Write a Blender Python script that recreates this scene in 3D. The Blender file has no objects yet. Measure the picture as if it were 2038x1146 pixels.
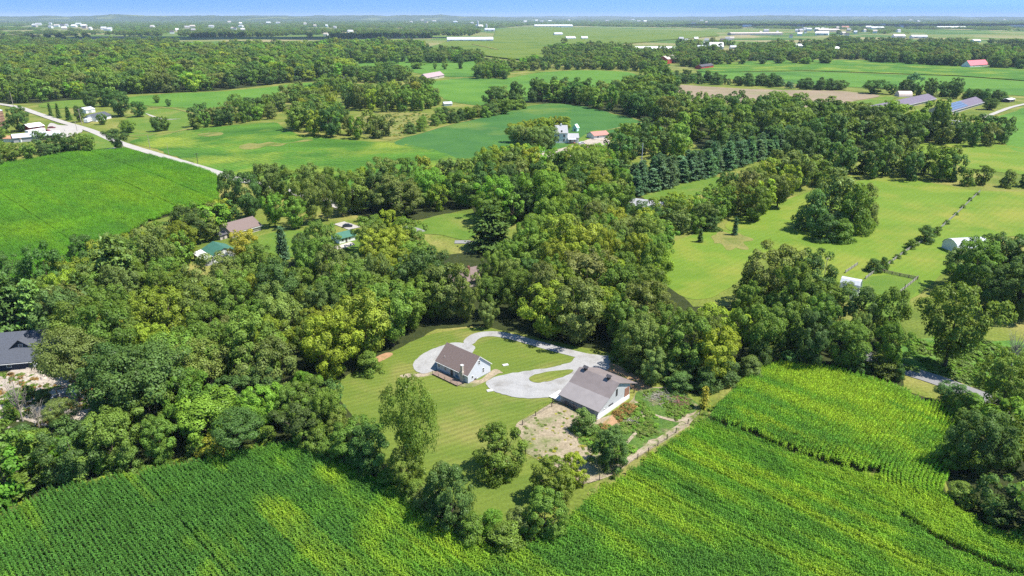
import bpy, math, random
import numpy as np
from mathutils import Vector, geometry

random.seed(7)
RNG = np.random.default_rng(7)
SC = bpy.context.scene
COL = SC.collection
R = math.radians

# ------------------------------------------------------------------ camera
CAM_H, PITCH, FPX = 90.0, R(21.7), 1359.0        # drone height, tilt, focal length in photo pixels (2038 wide)
cd = bpy.data.cameras.new('camera')
cd.sensor_width = 36.0
cd.lens = 36.0 * FPX / 2038.0
cd.clip_start, cd.clip_end = 1.0, 200000.0
cam = bpy.data.objects.new('camera', cd)
cam.location = (0, 0, CAM_H)
cam.rotation_euler = (R(90) - PITCH, 0, 0)
COL.objects.link(cam)
SC.camera = cam

# ------------------------------------------------------------------ sky, sun, exposure
SUN_AZ, SUN_EL = R(-8), R(61)                    # from +X towards +Y
world = bpy.data.worlds.new('World')
SC.world = world
world.use_nodes = True
wn = world.node_tree
wn.nodes.clear()
sky = wn.nodes.new('ShaderNodeTexSky')
sky.sky_type = 'NISHITA'
sky.sun_disc = False
sky.sun_elevation = SUN_EL
sky.sun_rotation = R(90) - SUN_AZ
sky.altitude = 2500
sky.air_density = 1.0
sky.dust_density = 0.0
sky.ozone_density = 1.2
bg = wn.nodes.new('ShaderNodeBackground')
bg.inputs['Strength'].default_value = 0.15
wo = wn.nodes.new('ShaderNodeOutputWorld')
# the clear blue of the photo reaches down to the horizon: the sky is looked up some degrees higher
wtc = wn.nodes.new('ShaderNodeTexCoord')
wad = wn.nodes.new('ShaderNodeVectorMath'); wad.operation = 'ADD'; wad.inputs[1].default_value = (0, 0, .34)
wno = wn.nodes.new('ShaderNodeVectorMath'); wno.operation = 'NORMALIZE'
wn.links.new(wtc.outputs['Generated'], wad.inputs[0]); wn.links.new(wad.outputs[0], wno.inputs[0]); wn.links.new(wno.outputs[0], sky.inputs[0])
wti = wn.nodes.new('ShaderNodeVectorMath'); wti.operation = 'MULTIPLY'; wti.inputs[1].default_value = (.74, .98, 1.06)
wn.links.new(sky.outputs[0], wti.inputs[0]); wn.links.new(wti.outputs[0], bg.inputs[0])
wn.links.new(bg.outputs[0], wo.inputs[0])

sl = bpy.data.lights.new('sun', 'SUN')
sl.energy = 5.0
sl.angle = R(0.5)
sl.color = (1.0, 0.95, 0.86)
sun = bpy.data.objects.new('sun', sl)
COL.objects.link(sun)
sdir = Vector((math.cos(SUN_EL) * math.cos(SUN_AZ), math.cos(SUN_EL) * math.sin(SUN_AZ), math.sin(SUN_EL)))
sun.rotation_euler = sdir.to_track_quat('Z', 'Y').to_euler()
sun.location = (60, 150, 130)

SC.view_settings.view_transform = 'Standard'
SC.view_settings.look = 'None'
SC.view_settings.gamma = 1.0
SC.view_settings.use_curve_mapping = False
SC.view_settings.exposure = 0.88
SC.render.engine = 'CYCLES'
SC.cycles.max_bounces = 6
SC.cycles.diffuse_bounces = 4
SC.cycles.glossy_bounces = 2
SC.cycles.transmission_bounces = 3
SC.cycles.volume_bounces = 0
SC.cycles.use_denoising = False
SC.cycles.denoising_prefilter = 'FAST'

# ------------------------------------------------------------------ terrain and the photo's view rays
def sstep(a, b, x):
    t = np.clip((x - a) / (b - a), 0, 1)
    return t * t * (3 - 2 * t)

def T(x, y):
    """ground height"""
    x = np.asarray(x, float); y = np.asarray(y, float)
    def bump(cx, cy, s, a): return a * np.exp(-((x - cx) ** 2 + (y - cy) ** 2) / (2 * s * s))
    # the far half of the front corn lies on a low step above a swale
    a, b = np.array((44.9, 138.6)), np.array((75.8, 117.0))
    u = (b - a) / np.linalg.norm(b - a)
    side = -(x - a[0]) * u[1] + (y - a[1]) * u[0]; run = (x - a[0]) * u[0] + (y - a[1]) * u[1]
    z = 1.4 * sstep(-2.0, 6.0, side) * (1 - sstep(18, 44, side)) * sstep(-6, 8, run) * (1 - sstep(34, 48, run))
    z = z + bump(55, 108, 22, -.6) + bump(-180, 590, 45, 5.0) + bump(-40, 470, 40, 2.5) + bump(-150, 330, 45, -1.5)
    f = sstep(180, 420, y)
    z = z + f * (1.3 * np.sin(x * .011 + 1.0) * np.sin(y * .0083 + 2.0))
    return z

def G(px, py, z=None):
    """the point of the ground (or of height z) that a pixel of the photograph looks at"""
    u, v = (px - 1019) / FPX, (573 - py) / FPX
    dx, dy, dz = u, math.cos(PITCH) + v * math.sin(PITCH), -math.sin(PITCH) + v * math.cos(PITCH)
    if z is not None:
        t = (CAM_H - z) / -dz
        return np.array([dx * t, dy * t])
    h = 0.0
    for _ in range(8):
        t = (CAM_H - h) / -dz
        h = float(T(dx * t, dy * t))
    return np.array([dx * t, dy * t])

def GP(px, py):
    x, y = G(px, py)
    return (float(x), float(y), float(T(x, y)))

# smooth 2-D value noise for numpy
_NT = np.random.default_rng(3).random((256, 256))
def vnoise(x, y):
    xi, yi = np.floor(x).astype(int), np.floor(y).astype(int)
    fx, fy = x - xi, y - yi
    fx = fx * fx * (3 - 2 * fx); fy = fy * fy * (3 - 2 * fy)
    a, b = _NT[xi & 255, yi & 255], _NT[(xi + 1) & 255, yi & 255]
    c, d = _NT[xi & 255, (yi + 1) & 255], _NT[(xi + 1) & 255, (yi + 1) & 255]
    return (a * (1 - fx) + b * fx) * (1 - fy) + (c * (1 - fx) + d * fx) * fy
def fbm(x, y, o=4):
    s, a, n = 0, .5, 0
    for i in range(o):
        s = s + a * vnoise(x * 2 ** i + 17 * i, y * 2 ** i + 31 * i); n += a; a *= .5
    return s / n

def inside(pts, poly):
    x, y = pts[:, 0], pts[:, 1]
    r = np.zeros(len(pts), bool)
    j = len(poly) - 1
    for i in range(len(poly)):
        xi, yi = poly[i]; xj, yj = poly[j]
        c = ((yi > y) != (yj > y)) & (x < (xj - xi) * (y - yi) / (yj - yi + 1e-12) + xi)
        r ^= c
        j = i
    return r

# ------------------------------------------------------------------ object helpers
def tag(o, label=None, cat=None, group=None, kind=None):
    if label: o['label'] = label
    if cat: o['category'] = cat
    if group: o['group'] = group
    if kind: o['kind'] = kind
    return o

def empty(name, loc, rz=0.0):
    o = bpy.data.objects.new(name, None)
    o.location = loc
    o.rotation_euler = (0, 0, rz)
    COL.objects.link(o)
    return o

class MB:
    """collects quads, boxes, prisms and tubes and links them as one mesh object"""
    def __init__(s): s.v, s.f, s.m = [], [], []
    def poly(s, pts, m=0):
        n = len(s.v); s.v += [tuple(p) for p in pts]; s.f.append(tuple(range(n, n + len(pts)))); s.m.append(m)
    def box(s, a, b, m=0):
        (x0, y0, z0), (x1, y1, z1) = a, b
        n = len(s.v)
        s.v += [(x0, y0, z0), (x1, y0, z0), (x1, y1, z0), (x0, y1, z0), (x0, y0, z1), (x1, y0, z1), (x1, y1, z1), (x0, y1, z1)]
        for q in ((0, 3, 2, 1), (4, 5, 6, 7), (0, 1, 5, 4), (1, 2, 6, 5), (2, 3, 7, 6), (3, 0, 4, 7)):
            s.f.append(tuple(n + i for i in q)); s.m.append(m)
        return s
    def prism(s, prof, x0, x1, m=0):
        """polygon in (y, z) extruded along x"""
        n, k = len(s.v), len(prof)
        s.v += [(x0, y, z) for y, z in prof] + [(x1, y, z) for y, z in prof]
        s.f.append(tuple(n + i for i in range(k))); s.f.append(tuple(n + k + i for i in reversed(range(k))))
        s.m += [m, m]
        for i in range(k):
            j = (i + 1) % k
            s.f.append((n + j, n + i, n + k + i, n + k + j)); s.m.append(m)
        return s
    def slab(s, prof, x0, x1, th, m=0):
        """open roof profile [(y,z)...] extruded along x with thickness th downwards"""
        return s.prism(list(prof) + [(y, z - th) for y, z in reversed(prof)], x0, x1, m)
    def tube(s, p, q, r0, r1, k=6, m=0):
        p, q = Vector(p), Vector(q)
        d = (q - p).normalized()
        a = d.orthogonal().normalized(); b = d.cross(a)
        n = len(s.v)
        for c, r in ((p, r0), (q, r1)):
            for i in range(k):
                t = 2 * math.pi * i / k
                s.v.append(tuple(c + (a * math.cos(t) + b * math.sin(t)) * r))
        for i in range(k):
            j = (i + 1) % k
            s.f.append((n + i, n + j, n + k + j, n + k + i)); s.m.append(m)
        s.f.append(tuple(n + i for i in reversed(range(k)))); s.m.append(m)
        s.f.append(tuple(n + k + i for i in range(k))); s.m.append(m)
        return s
    def mesh(s, name, mats):
        me = bpy.data.meshes.new(name)
        me.from_pydata(s.v, [], s.f)
        for mm in (mats if isinstance(mats, (list, tuple)) else [mats]): me.materials.append(mm)
        me.polygons.foreach_set('material_index', s.m)
        me.update()
        return me
    def build(s, name, mats, parent=None):
        o = bpy.data.objects.new(name, s.mesh(name, mats))
        COL.objects.link(o)
        if parent is not None: o.parent = parent
        return o

def box_part(name, a, b, mat, parent): return MB().box(a, b).build(name, mat, parent)

# ------------------------------------------------------------------ materials
def new_mat(name):
    m = bpy.data.materials.new(name)
    m.use_nodes = True
    nt = m.node_tree
    nt.nodes.clear()
    out = nt.nodes.new('ShaderNodeOutputMaterial')
    return m, nt, out

def N(nt, kind, **kw):
    n = nt.nodes.new(kind)
    for k, v in kw.items(): setattr(n, k, v)
    return n

def surf(name, col, rough=0.7, var=0.25, scale=1.5, metal=0.0, spec=0.3, stripe=None, bump=0.0):
    """plain surface with noise mottling; stripe = (axis, period, depth) for siding or metal ribs in object space"""
    m, nt, out = new_mat(name)
    b = N(nt, 'ShaderNodeBsdfPrincipled')
    b.inputs['Roughness'].default_value = rough
    b.inputs['Metallic'].default_value = metal
    b.inputs['Specular IOR Level'].default_value = spec
    tc = N(nt, 'ShaderNodeTexCoord')
    no = N(nt, 'ShaderNodeTexNoise')
    no.inputs['Scale'].default_value = scale
    no.inputs['Detail'].default_value = 6
    nt.links.new(tc.outputs['Object'], no.inputs['Vector'])
    mr = N(nt, 'ShaderNodeMapRange')
    mr.inputs[1].default_value, mr.inputs[2].default_value = .3, .7
    mr.inputs[3].default_value, mr.inputs[4].default_value = 1 - var, 1 + var
    nt.links.new(no.outputs[0], mr.inputs[0])
    mx = N(nt, 'ShaderNodeVectorMath', operation='SCALE')
    mx.inputs[0].default_value = col[:3]
    nt.links.new(mr.outputs[0], mx.inputs['Scale'])
    nt.links.new(mx.outputs[0], b.inputs['Base Color'])
    if stripe:
        sp = N(nt, 'ShaderNodeSeparateXYZ')
        nt.links.new(tc.outputs['Object'], sp.inputs[0])
        ma = N(nt, 'ShaderNodeMath', operation='PINGPONG')
        ma.inputs[1].default_value = stripe[1]
        nt.links.new(sp.outputs['XYZ'.index(stripe[0])], ma.inputs[0])
        bp = N(nt, 'ShaderNodeBump')
        bp.inputs['Strength'].default_value = 0.7
        bp.inputs['Distance'].default_value = stripe[2]
        nt.links.new(ma.outputs[0], bp.inputs['Height'])
        nt.links.new(bp.outputs[0], b.inputs['Normal'])
    nt.links.new(b.outputs[0], out.inputs[0])
    return m

def ramp(nt, stops, src):
    cr = N(nt, 'ShaderNodeValToRGB')
    e = cr.color_ramp.elements
    while len(e) > 1: e.remove(e[0])
    e[0].position, e[0].color = stops[0][0], (*stops[0][1], 1)
    for p, c in stops[1:]:
        k = e.new(p); k.color = (*c, 1)
    nt.links.new(src, cr.inputs[0])
    return cr.outputs[0]

def ground(name, c_dark, c_light, c_patch=None, patch_scale=.02, patch=(.52, .66), scale=.12, fine=2.2, fine_amt=.35,
           lines=None, bump=.5, bump_scale=3.0, stretch=None):
    """ground cover in world space: two-tone noise, patches, fine grain, lines = (angle, period, amount, wobble)"""
    m, nt, out = new_mat(name)
    ge = N(nt, 'ShaderNodeNewGeometry')
    pos = ge.outputs['Position']
    def noise(sc, det=5, rough=.6, vec=pos):
        n = N(nt, 'ShaderNodeTexNoise')
        n.inputs['Scale'].default_value = sc; n.inputs['Detail'].default_value = det; n.inputs['Roughness'].default_value = rough
        nt.links.new(vec, n.inputs['Vector'])
        return n.outputs[0]
    vec = pos
    if stretch:
        mp = N(nt, 'ShaderNodeMapping')
        mp.inputs['Rotation'].default_value = (0, 0, -stretch[0])
        mp.inputs['Scale'].default_value = (1 / stretch[1], 1, 1)
        nt.links.new(pos, mp.inputs['Vector'])
        vec = mp.outputs[0]
    col = ramp(nt, [(.3, c_dark), (.7, c_light)], noise(scale, 6, .65, vec))
    if c_patch:
        f = N(nt, 'ShaderNodeMapRange'); f.clamp = True
        f.inputs[1].default_value, f.inputs[2].default_value = patch
        nt.links.new(noise(patch_scale, 5, .6), f.inputs[0])
        mx = N(nt, 'ShaderNodeMix', data_type='RGBA')
        nt.links.new(f.outputs[0], mx.inputs[0]); nt.links.new(col, mx.inputs[6]); mx.inputs[7].default_value = (*c_patch, 1)
        col = mx.outputs[2]
    fac = None
    mr = N(nt, 'ShaderNodeMapRange')
    mr.inputs[1].default_value, mr.inputs[2].default_value = .25, .75
    mr.inputs[3].default_value, mr.inputs[4].default_value = 1 - fine_amt, 1 + fine_amt
    nt.links.new(noise(fine, 3, .7), mr.inputs[0])
    fac = mr.outputs[0]
    if lines:
        ang, per, amt, wob = lines
        mp = N(nt, 'ShaderNodeMapping')
        mp.inputs['Rotation'].default_value = (0, 0, -ang)
        nt.links.new(pos, mp.inputs['Vector'])
        sp = N(nt, 'ShaderNodeSeparateXYZ'); nt.links.new(mp.outputs[0], sp.inputs[0])
        wn_ = N(nt, 'ShaderNodeMath', operation='MULTIPLY_ADD')
        nt.links.new(noise(.03, 3), wn_.inputs[0]); wn_.inputs[1].default_value = wob
        nt.links.new(sp.outputs[1], wn_.inputs[2])
        sc_ = N(nt, 'ShaderNodeMath', operation='MULTIPLY'); nt.links.new(wn_.outputs[0], sc_.inputs[0]); sc_.inputs[1].default_value = 2 * math.pi / per
        si = N(nt, 'ShaderNodeMath', operation='SINE'); nt.links.new(sc_.outputs[0], si.inputs[0])
        # stripes fade in and out
        am = N(nt, 'ShaderNodeMapRange'); am.inputs[1].default_value, am.inputs[2].default_value = .35, .65
        am.inputs[3].default_value, am.inputs[4].default_value = amt * .25, amt
        nt.links.new(noise(.05, 3), am.inputs[0])
        ml = N(nt, 'ShaderNodeMath', operation='MULTIPLY'); nt.links.new(si.outputs[0], ml.inputs[0]); nt.links.new(am.outputs[0], ml.inputs[1])
        ad = N(nt, 'ShaderNodeMath', operation='ADD'); nt.links.new(ml.outputs[0], ad.inputs[0]); nt.links.new(fac, ad.inputs[1])
        fac = ad.outputs[0]
    sv = N(nt, 'ShaderNodeVectorMath', operation='SCALE')
    nt.links.new(col, sv.inputs[0]); nt.links.new(fac, sv.inputs['Scale'])
    b = N(nt, 'ShaderNodeBsdfPrincipled')
    b.inputs['Roughness'].default_value = .9
    b.inputs['Specular IOR Level'].default_value = .1
    nt.links.new(sv.outputs[0], b.inputs['Base Color'])
    bp = N(nt, 'ShaderNodeBump')
    bp.inputs['Strength'].default_value = bump; bp.inputs['Distance'].default_value = .35
    nt.links.new(noise(bump_scale, 4, .7), bp.inputs['Height'])
    nt.links.new(bp.outputs[0], b.inputs['Normal'])
    nt.links.new(b.outputs[0], out.inputs[0])
    return m

def leaf_material(name, trans=.32, spread=.45):
    """foliage: colour from the tree's own 'tint', varied leaf by leaf"""
    m, nt, out = new_mat(name)
    at = N(nt, 'ShaderNodeAttribute', attribute_type='INSTANCER', attribute_name='tint')
    lv = N(nt, 'ShaderNodeAttribute', attribute_type='GEOMETRY', attribute_name='leaf')
    mr = N(nt, 'ShaderNodeMapRange')
    mr.inputs[3].default_value, mr.inputs[4].default_value = 1 - spread, 1 + spread
    nt.links.new(lv.outputs['Fac'], mr.inputs[0])
    sv = N(nt, 'ShaderNodeVectorMath', operation='SCALE')
    nt.links.new(at.outputs['Vector'], sv.inputs[0]); nt.links.new(mr.outputs[0], sv.inputs['Scale'])
    d = N(nt, 'ShaderNodeBsdfDiffuse'); nt.links.new(sv.outputs[0], d.inputs[0])
    t = N(nt, 'ShaderNodeBsdfTranslucent')
    ty = N(nt, 'ShaderNodeVectorMath', operation='MULTIPLY'); ty.inputs[1].default_value = (1.25, 1.15, .55)
    nt.links.new(sv.outputs[0], ty.inputs[0]); nt.links.new(ty.outputs[0], t.inputs[0])
    m1 = N(nt, 'ShaderNodeMixShader'); m1.inputs[0].default_value = trans
    nt.links.new(d.outputs[0], m1.inputs[1]); nt.links.new(t.outputs[0], m1.inputs[2])
    g = N(nt, 'ShaderNodeBsdfGlossy'); g.inputs['Roughness'].default_value = .42
    g.inputs[0].default_value = (1, 1, 1, 1)
    m2 = N(nt, 'ShaderNodeMixShader'); m2.inputs[0].default_value = .007
    nt.links.new(m1.outputs[0], m2.inputs[1]); nt.links.new(g.outputs[0], m2.inputs[2])
    nt.links.new(m2.outputs[0], out.inputs[0])
    return m

LEAF = leaf_material('foliage', .34, .42)
CORNLEAF = leaf_material('corn_leaf', .35, .4)
BARK = surf('bark', (.085, .068, .05), .9, .35, 3)
DEADBARK = surf('bare_bark', (.30, .27, .23), .9, .25, 3)
# ------------------------------------------------------------------ ground sheets
def crom(pts, n=6, closed=True):
    P = [np.array(p, float) for p in pts]
    out = []
    k = len(P)
    for i in range(k if closed else k - 1):
        if closed: p0, p1, p2, p3 = P[i - 1], P[i], P[(i + 1) % k], P[(i + 2) % k]
        else: p0, p1, p2, p3 = P[max(i - 1, 0)], P[i], P[i + 1], P[min(i + 2, k - 1)]
        for j in range(n):
            t = j / n
            out.append(.5 * (2 * p1 + (p2 - p0) * t + (2 * p0 - 5 * p1 + 4 * p2 - p3) * t * t + (3 * p1 - p0 - 3 * p2 + p3) * t ** 3))
    if not closed: out.append(P[-1])
    return out

def wpoly(px, smooth=True, n=5):
    """photo outline -> outline on the ground"""
    q = [G(*p) for p in px]
    return crom(q, n) if smooth else q

def resample(poly, s):
    out = []
    k = len(poly)
    for i in range(k):
        a, b = poly[i], poly[(i + 1) % k]
        m = max(1, int(np.linalg.norm(b - a) / s))
        for j in range(m): out.append(a + (b - a) * j / m)
    return out

def sheet(name, px, mat, level=1, rough=0.0, h=0.0, grid=None, smooth=True, label=None, cat=None, world_pts=None):
    """a gridded piece of ground cover, following the terrain; h lifts it to a crop's height and closes its sides"""
    poly = [np.array(p, float) for p in world_pts] if world_pts is not None else wpoly(px, smooth)
    P = np.array(poly)
    dist = np.linalg.norm(P, axis=1)
    near = max(80.0, dist.min())
    ext = (P.max(0) - P.min(0)).max()
    s = grid or max(2.5, near * .02, ext / 60)
    poly = resample(poly, s * .7)
    if rough:
        P = np.array(poly)
        d = np.roll(P, -1, 0) - np.roll(P, 1, 0)
        nrm = np.stack([-d[:, 1], d[:, 0]], 1) / (np.linalg.norm(d, axis=1)[:, None] + 1e-9)
        k = 1 / (rough * 3.5)
        w = (fbm(P[:, 0] * k + 9, P[:, 1] * k + 5, 3) - .5) * 2 * rough
        poly = list(P + nrm * w[:, None])
    P = np.array(poly)
    lo, hi = P.min(0), P.max(0)
    gx, gy = np.meshgrid(np.arange(lo[0] + s / 2, hi[0], s), np.arange(lo[1] + s / 2, hi[1], s))
    pts = np.stack([gx.ravel(), gy.ravel()], 1)
    if len(pts): pts = pts[inside(pts, P)]
    V = [Vector(p) for p in P] + [Vector(p) for p in pts]
    E = [(i, (i + 1) % len(P)) for i in range(len(P))]
    vo, eo, fo, _, _, _ = geometry.delaunay_2d_cdt(V, E, [], 1, 1e-4)
    A = np.array([tuple(v) for v in vo])
    Z = T(A[:, 0], A[:, 1]) + level * (.012 + np.linalg.norm(A, axis=1) * .00013) + h
    verts = [(a[0], a[1], z) for a, z in zip(A, Z)]
    faces = []
    for f in fo:
        a, b, c = (A[i] for i in f[:3])
        cr_ = (b[0] - a[0]) * (c[1] - a[1]) - (b[1] - a[1]) * (c[0] - a[0])
        faces.append(tuple(f) if cr_ > 0 else tuple(reversed(f)))
    if h:
        cnt = {}
        for f in faces:
            for i in range(len(f)):
                e = (f[i], f[(i + 1) % len(f)])
                cnt[tuple(sorted(e))] = None if tuple(sorted(e)) in cnt else e
        base = {}
        for e in cnt.values():
            if e is None: continue
            for i in e:
                if i not in base:
                    base[i] = len(verts); verts.append((A[i][0], A[i][1], Z[i] - h - .3))
            faces.append((e[1], e[0], base[e[0]], base[e[1]]))
    me = bpy.data.meshes.new(name)
    me.from_pydata(verts, [], faces)
    me.materials.append(mat)
    me.update()
    if not h: me.shade_smooth()
    o = bpy.data.objects.new(name, me)
    COL.objects.link(o)
    tag(o, label, cat, kind='structure')
    return o

def ribbon(name, px, width, mat, level=2, label=None, cat=None, rough=.25, world_pts=None):
    c = crom(world_pts if world_pts is not None else [G(*p) for p in px], 8, closed=False)
    C = np.array(c)
    d = np.gradient(C, axis=0)
    nrm = np.stack([-d[:, 1], d[:, 0]], 1) / (np.linalg.norm(d, axis=1)[:, None] + 1e-9)
    w = width / 2 * (1 + rough * (fbm(C[:, 0] * .25, C[:, 1] * .25, 2) - .5)[:, None])
    if width < 4: w = w * np.minimum(1, np.minimum(np.arange(len(C)), np.arange(len(C))[::-1]) / 6 + .15)[:, None]
    me_v, me_f = [], []
    K = 5
    for i in range(len(C)):
        for k in range(K):
            p = C[i] + nrm[i] * w[i] * (k / (K - 1) * 2 - 1)
            me_v.append((p[0], p[1], float(T(*p)) + level * (.012 + np.linalg.norm(p) * .00013)))
        if i:
            for k in range(K - 1):
                a = (i - 1) * K + k
                me_f.append((a, a + 1, a + K + 1, a + K))
    me = bpy.data.meshes.new(name)
    me.from_pydata(me_v, [], me_f)
    # face up
    me.update()
    if me.polygons[0].normal.z < 0: me.flip_normals()
    me.materials.append(mat)
    o = bpy.data.objects.new(name, me)
    COL.objects.link(o)
    tag(o, label, cat, kind='structure')
    return o

# base ground: patchwork far off, rough grass near
def base_ground_material():
    m, nt, out = new_mat('rough_grassland')
    ge = N(nt, 'ShaderNodeNewGeometry'); pos = ge.outputs['Position']
    def noise(sc, det=5):
        n = N(nt, 'ShaderNodeTexNoise'); n.inputs['Scale'].default_value = sc; n.inputs['Detail'].default_value = det
        nt.links.new(pos, n.inputs['Vector']); return n.outputs[0]
    near = ramp(nt, [(.3, (.075, .115, .018)), (.5, (.13, .16, .028)), (.68, (.22, .20, .06))], noise(.035, 7))
    vo = N(nt, 'ShaderNodeTexVoronoi', feature='F1', distance='CHEBYCHEV'); vo.inputs['Scale'].default_value = .0035
    wv = N(nt, 'ShaderNodeVectorMath', operation='ADD')
    nn = N(nt, 'ShaderNodeTexNoise'); nn.inputs['Scale'].default_value = .004; nt.links.new(pos, nn.inputs['Vector'])
    ns = N(nt, 'ShaderNodeVectorMath', operation='SCALE'); ns.inputs['Scale'].default_value = 120; nt.links.new(nn.outputs[1], ns.inputs[0])
    nt.links.new(pos, wv.inputs[0]); nt.links.new(ns.outputs[0], wv.inputs[1])
    nt.links.new(wv.outputs[0], vo.inputs['Vector'])
    sx = N(nt, 'ShaderNodeSeparateColor'); nt.links.new(vo.outputs['Color'], sx.inputs[0])
    far = ramp(nt, [(.1, (.05, .11, .02)), (.3, (.10, .16, .03)), (.5, (.13, .16, .04)), (.7, (.17, .18, .06)), (.9, (.24, .21, .10))], sx.outputs[0])
    le = N(nt, 'ShaderNodeVectorMath', operation='LENGTH'); nt.links.new(pos, le.inputs[0])
    f = N(nt, 'ShaderNodeMapRange'); f.inputs[1].default_value, f.inputs[2].default_value = 1300, 1700
    nt.links.new(le.outputs['Value'], f.inputs[0])
    mx = N(nt, 'ShaderNodeMix', data_type='RGBA')
    nt.links.new(f.outputs[0], mx.inputs[0]); nt.links.new(near, mx.inputs[6]); nt.links.new(far, mx.inputs[7])
    fm = N(nt, 'ShaderNodeMapRange'); fm.inputs[1].default_value, fm.inputs[2].default_value = .3, .7
    fm.inputs[3].default_value, fm.inputs[4].default_value = .7, 1.3
    nt.links.new(noise(1.3, 4), fm.inputs[0])
    sv = N(nt, 'ShaderNodeVectorMath', operation='SCALE'); nt.links.new(mx.outputs[2], sv.inputs[0]); nt.links.new(fm.outputs[0], sv.inputs['Scale'])
    b = N(nt, 'ShaderNodeBsdfPrincipled'); b.inputs['Roughness'].default_value = .95; b.inputs['Specular IOR Level'].default_value = .1
    nt.links.new(sv.outputs[0], b.inputs['Base Color'])
    nt.links.new(b.outputs[0], out.inputs[0])
    return m

def build_ground():
    rad = [25.0]
    while rad[-1] < 42000: rad.append(rad[-1] * 1.02 + .3)
    ang = np.radians(np.arange(0, 360, 1.0))
    ang = np.concatenate([np.radians(np.arange(45, 135, .5)), np.radians(np.arange(135, 405, 5.0))])
    A, Rr = np.meshgrid(ang, np.array(rad))
    X, Y = Rr * np.cos(A), Rr * np.sin(A)
    Z = T(X, Y)
    n = len(ang)
    v = np.stack([X.ravel(), Y.ravel(), Z.ravel()], 1).tolist()
    f = []
    for i in range(len(rad) - 1):
        for j in range(n):
            k = (j + 1) % n
            f.append((i * n + j, (i + 1) * n + j, (i + 1) * n + k, i * n + k))
    f.append(tuple(range(n)))
    me = bpy.data.meshes.new('ground')
    me.from_pydata(v, [], f)
    me.materials.append(base_ground_material())
    me.shade_smooth()
    o = bpy.data.objects.new('ground', me)
    COL.objects.link(o)
    tag(o, 'rough grassland and distant farmland reaching to the horizon', 'ground', kind='structure')
build_ground()

GRASS_SPOT = (.20, .17, .07)
M_SOY = ground('soy_field', (.026, .085, .012), (.088, .19, .020), (.17, .22, .026), .016, (.48, .66), .035, .9, .45, lines=(R(-43), 3.8, .16, 6), bump=.9, bump_scale=1.0, stretch=(R(-43), 4))
M_SOY2 = ground('soy_field_blue_green', (.036, .105, .026), (.058, .140, .028), (.12, .17, .032), .011, (.55, .72), .03, 1.0, .22, lines=(R(-20), 6, .06, 8), bump=.4)
M_BRIGHT = ground('bright_crop', (.065, .155, .02), (.10, .195, .026), (.045, .115, .02), .006, (.5, .66), .02, .5, .25, lines=(R(10), 14, .05, 20), bump=.3)
M_OLIVE = ground('ripening_corn', (.095, .14, .018), (.125, .17, .024), (.07, .125, .018), .006, (.5, .65), .02, .4, .2, lines=(R(25), 16, .06, 20), bump=.3)
M_HAY = ground('mown_hay', (.095, .165, .018), (.135, .205, .024), (.195, .21, .035), .03, (.46, .68), .06, 2.0, .25, lines=(R(44), 2.6, .06, 6), bump=.4, stretch=(R(44), 6))
M_PASTURE = ground('pasture', (.07, .14, .018), (.12, .18, .026), (.18, .19, .045), .03, (.52, .7), .08, 2.0, .3)
M_PLOWED = ground('bare_field', (.20, .155, .105), (.265, .205, .14), (.15, .165, .06), .012, (.52, .72), .03, .8, .18, lines=(R(-25), 7, .06, 10))
M_LAWN = ground('lawn', (.082, .130, .020), (.132, .168, .028), (.19, .178, .052), .05, (.5, .74), .09, 2.2, .26, lines=(R(28), 1.75, .12, 5.0), bump=.3, bump_scale=6, stretch=(R(28), 6))
M_DRY = ground('dry_grass', (.155, .165, .04), (.225, .20, .07), (.10, .135, .025), .06, (.46, .62), .12, 1.5, .35)
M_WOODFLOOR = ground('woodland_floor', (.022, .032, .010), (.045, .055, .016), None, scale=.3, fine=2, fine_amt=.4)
M_GRAVEL = ground('gravel', (.285, .282, .278), (.345, .34, .333), (.225, .215, .20), .2, (.52, .74), .3, 2.0, .11, bump=.5, bump_scale=9)
M_PALEROAD = ground('pale_road', (.32, .30, .27), (.385, .36, .325), None, scale=.15, fine=2.5, fine_amt=.12)
M_ASPHALT = ground('worn_asphalt', (.185, .18, .178), (.235, .23, .225), None, scale=.2, fine=5, fine_amt=.12)
M_DIRT = ground('trodden_dirt', (.235, .19, .125), (.32, .265, .185), (.125, .15, .045), .12, (.48, .64), .4, 1.6, .3)
M_REDDIRT = ground('reddish_dirt', (.30, .17, .09), (.37, .23, .13), (.12, .14, .04), .3, (.5, .64), .4, 3, .25)
M_PATH = ground('dirt_path', (.25, .20, .14), (.36, .30, .22), (.12, .15, .035), .35, (.5, .64), .5, 3, .3)
M_PATIO = ground('pale_gravel_yard', (.31, .26, .215), (.42, .37, .31), (.22, .18, .13), .14, (.5, .66), .4, 2.5, .2)
M_CORNSOIL = ground('corn_soil', (.030, .034, .014), (.05, .05, .02), None, scale=.4, fine=2, fine_amt=.3)
M_CONCRETE = surf('concrete', (.5, .49, .47), .9, .1, 1)
M_WEED = ground('weedy_grass', (.045, .10, .02), (.10, .165, .03), (.24, .195, .11), .16, (.5, .66), .3, 1.6, .5, bump=1.0, bump_scale=2)
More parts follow.
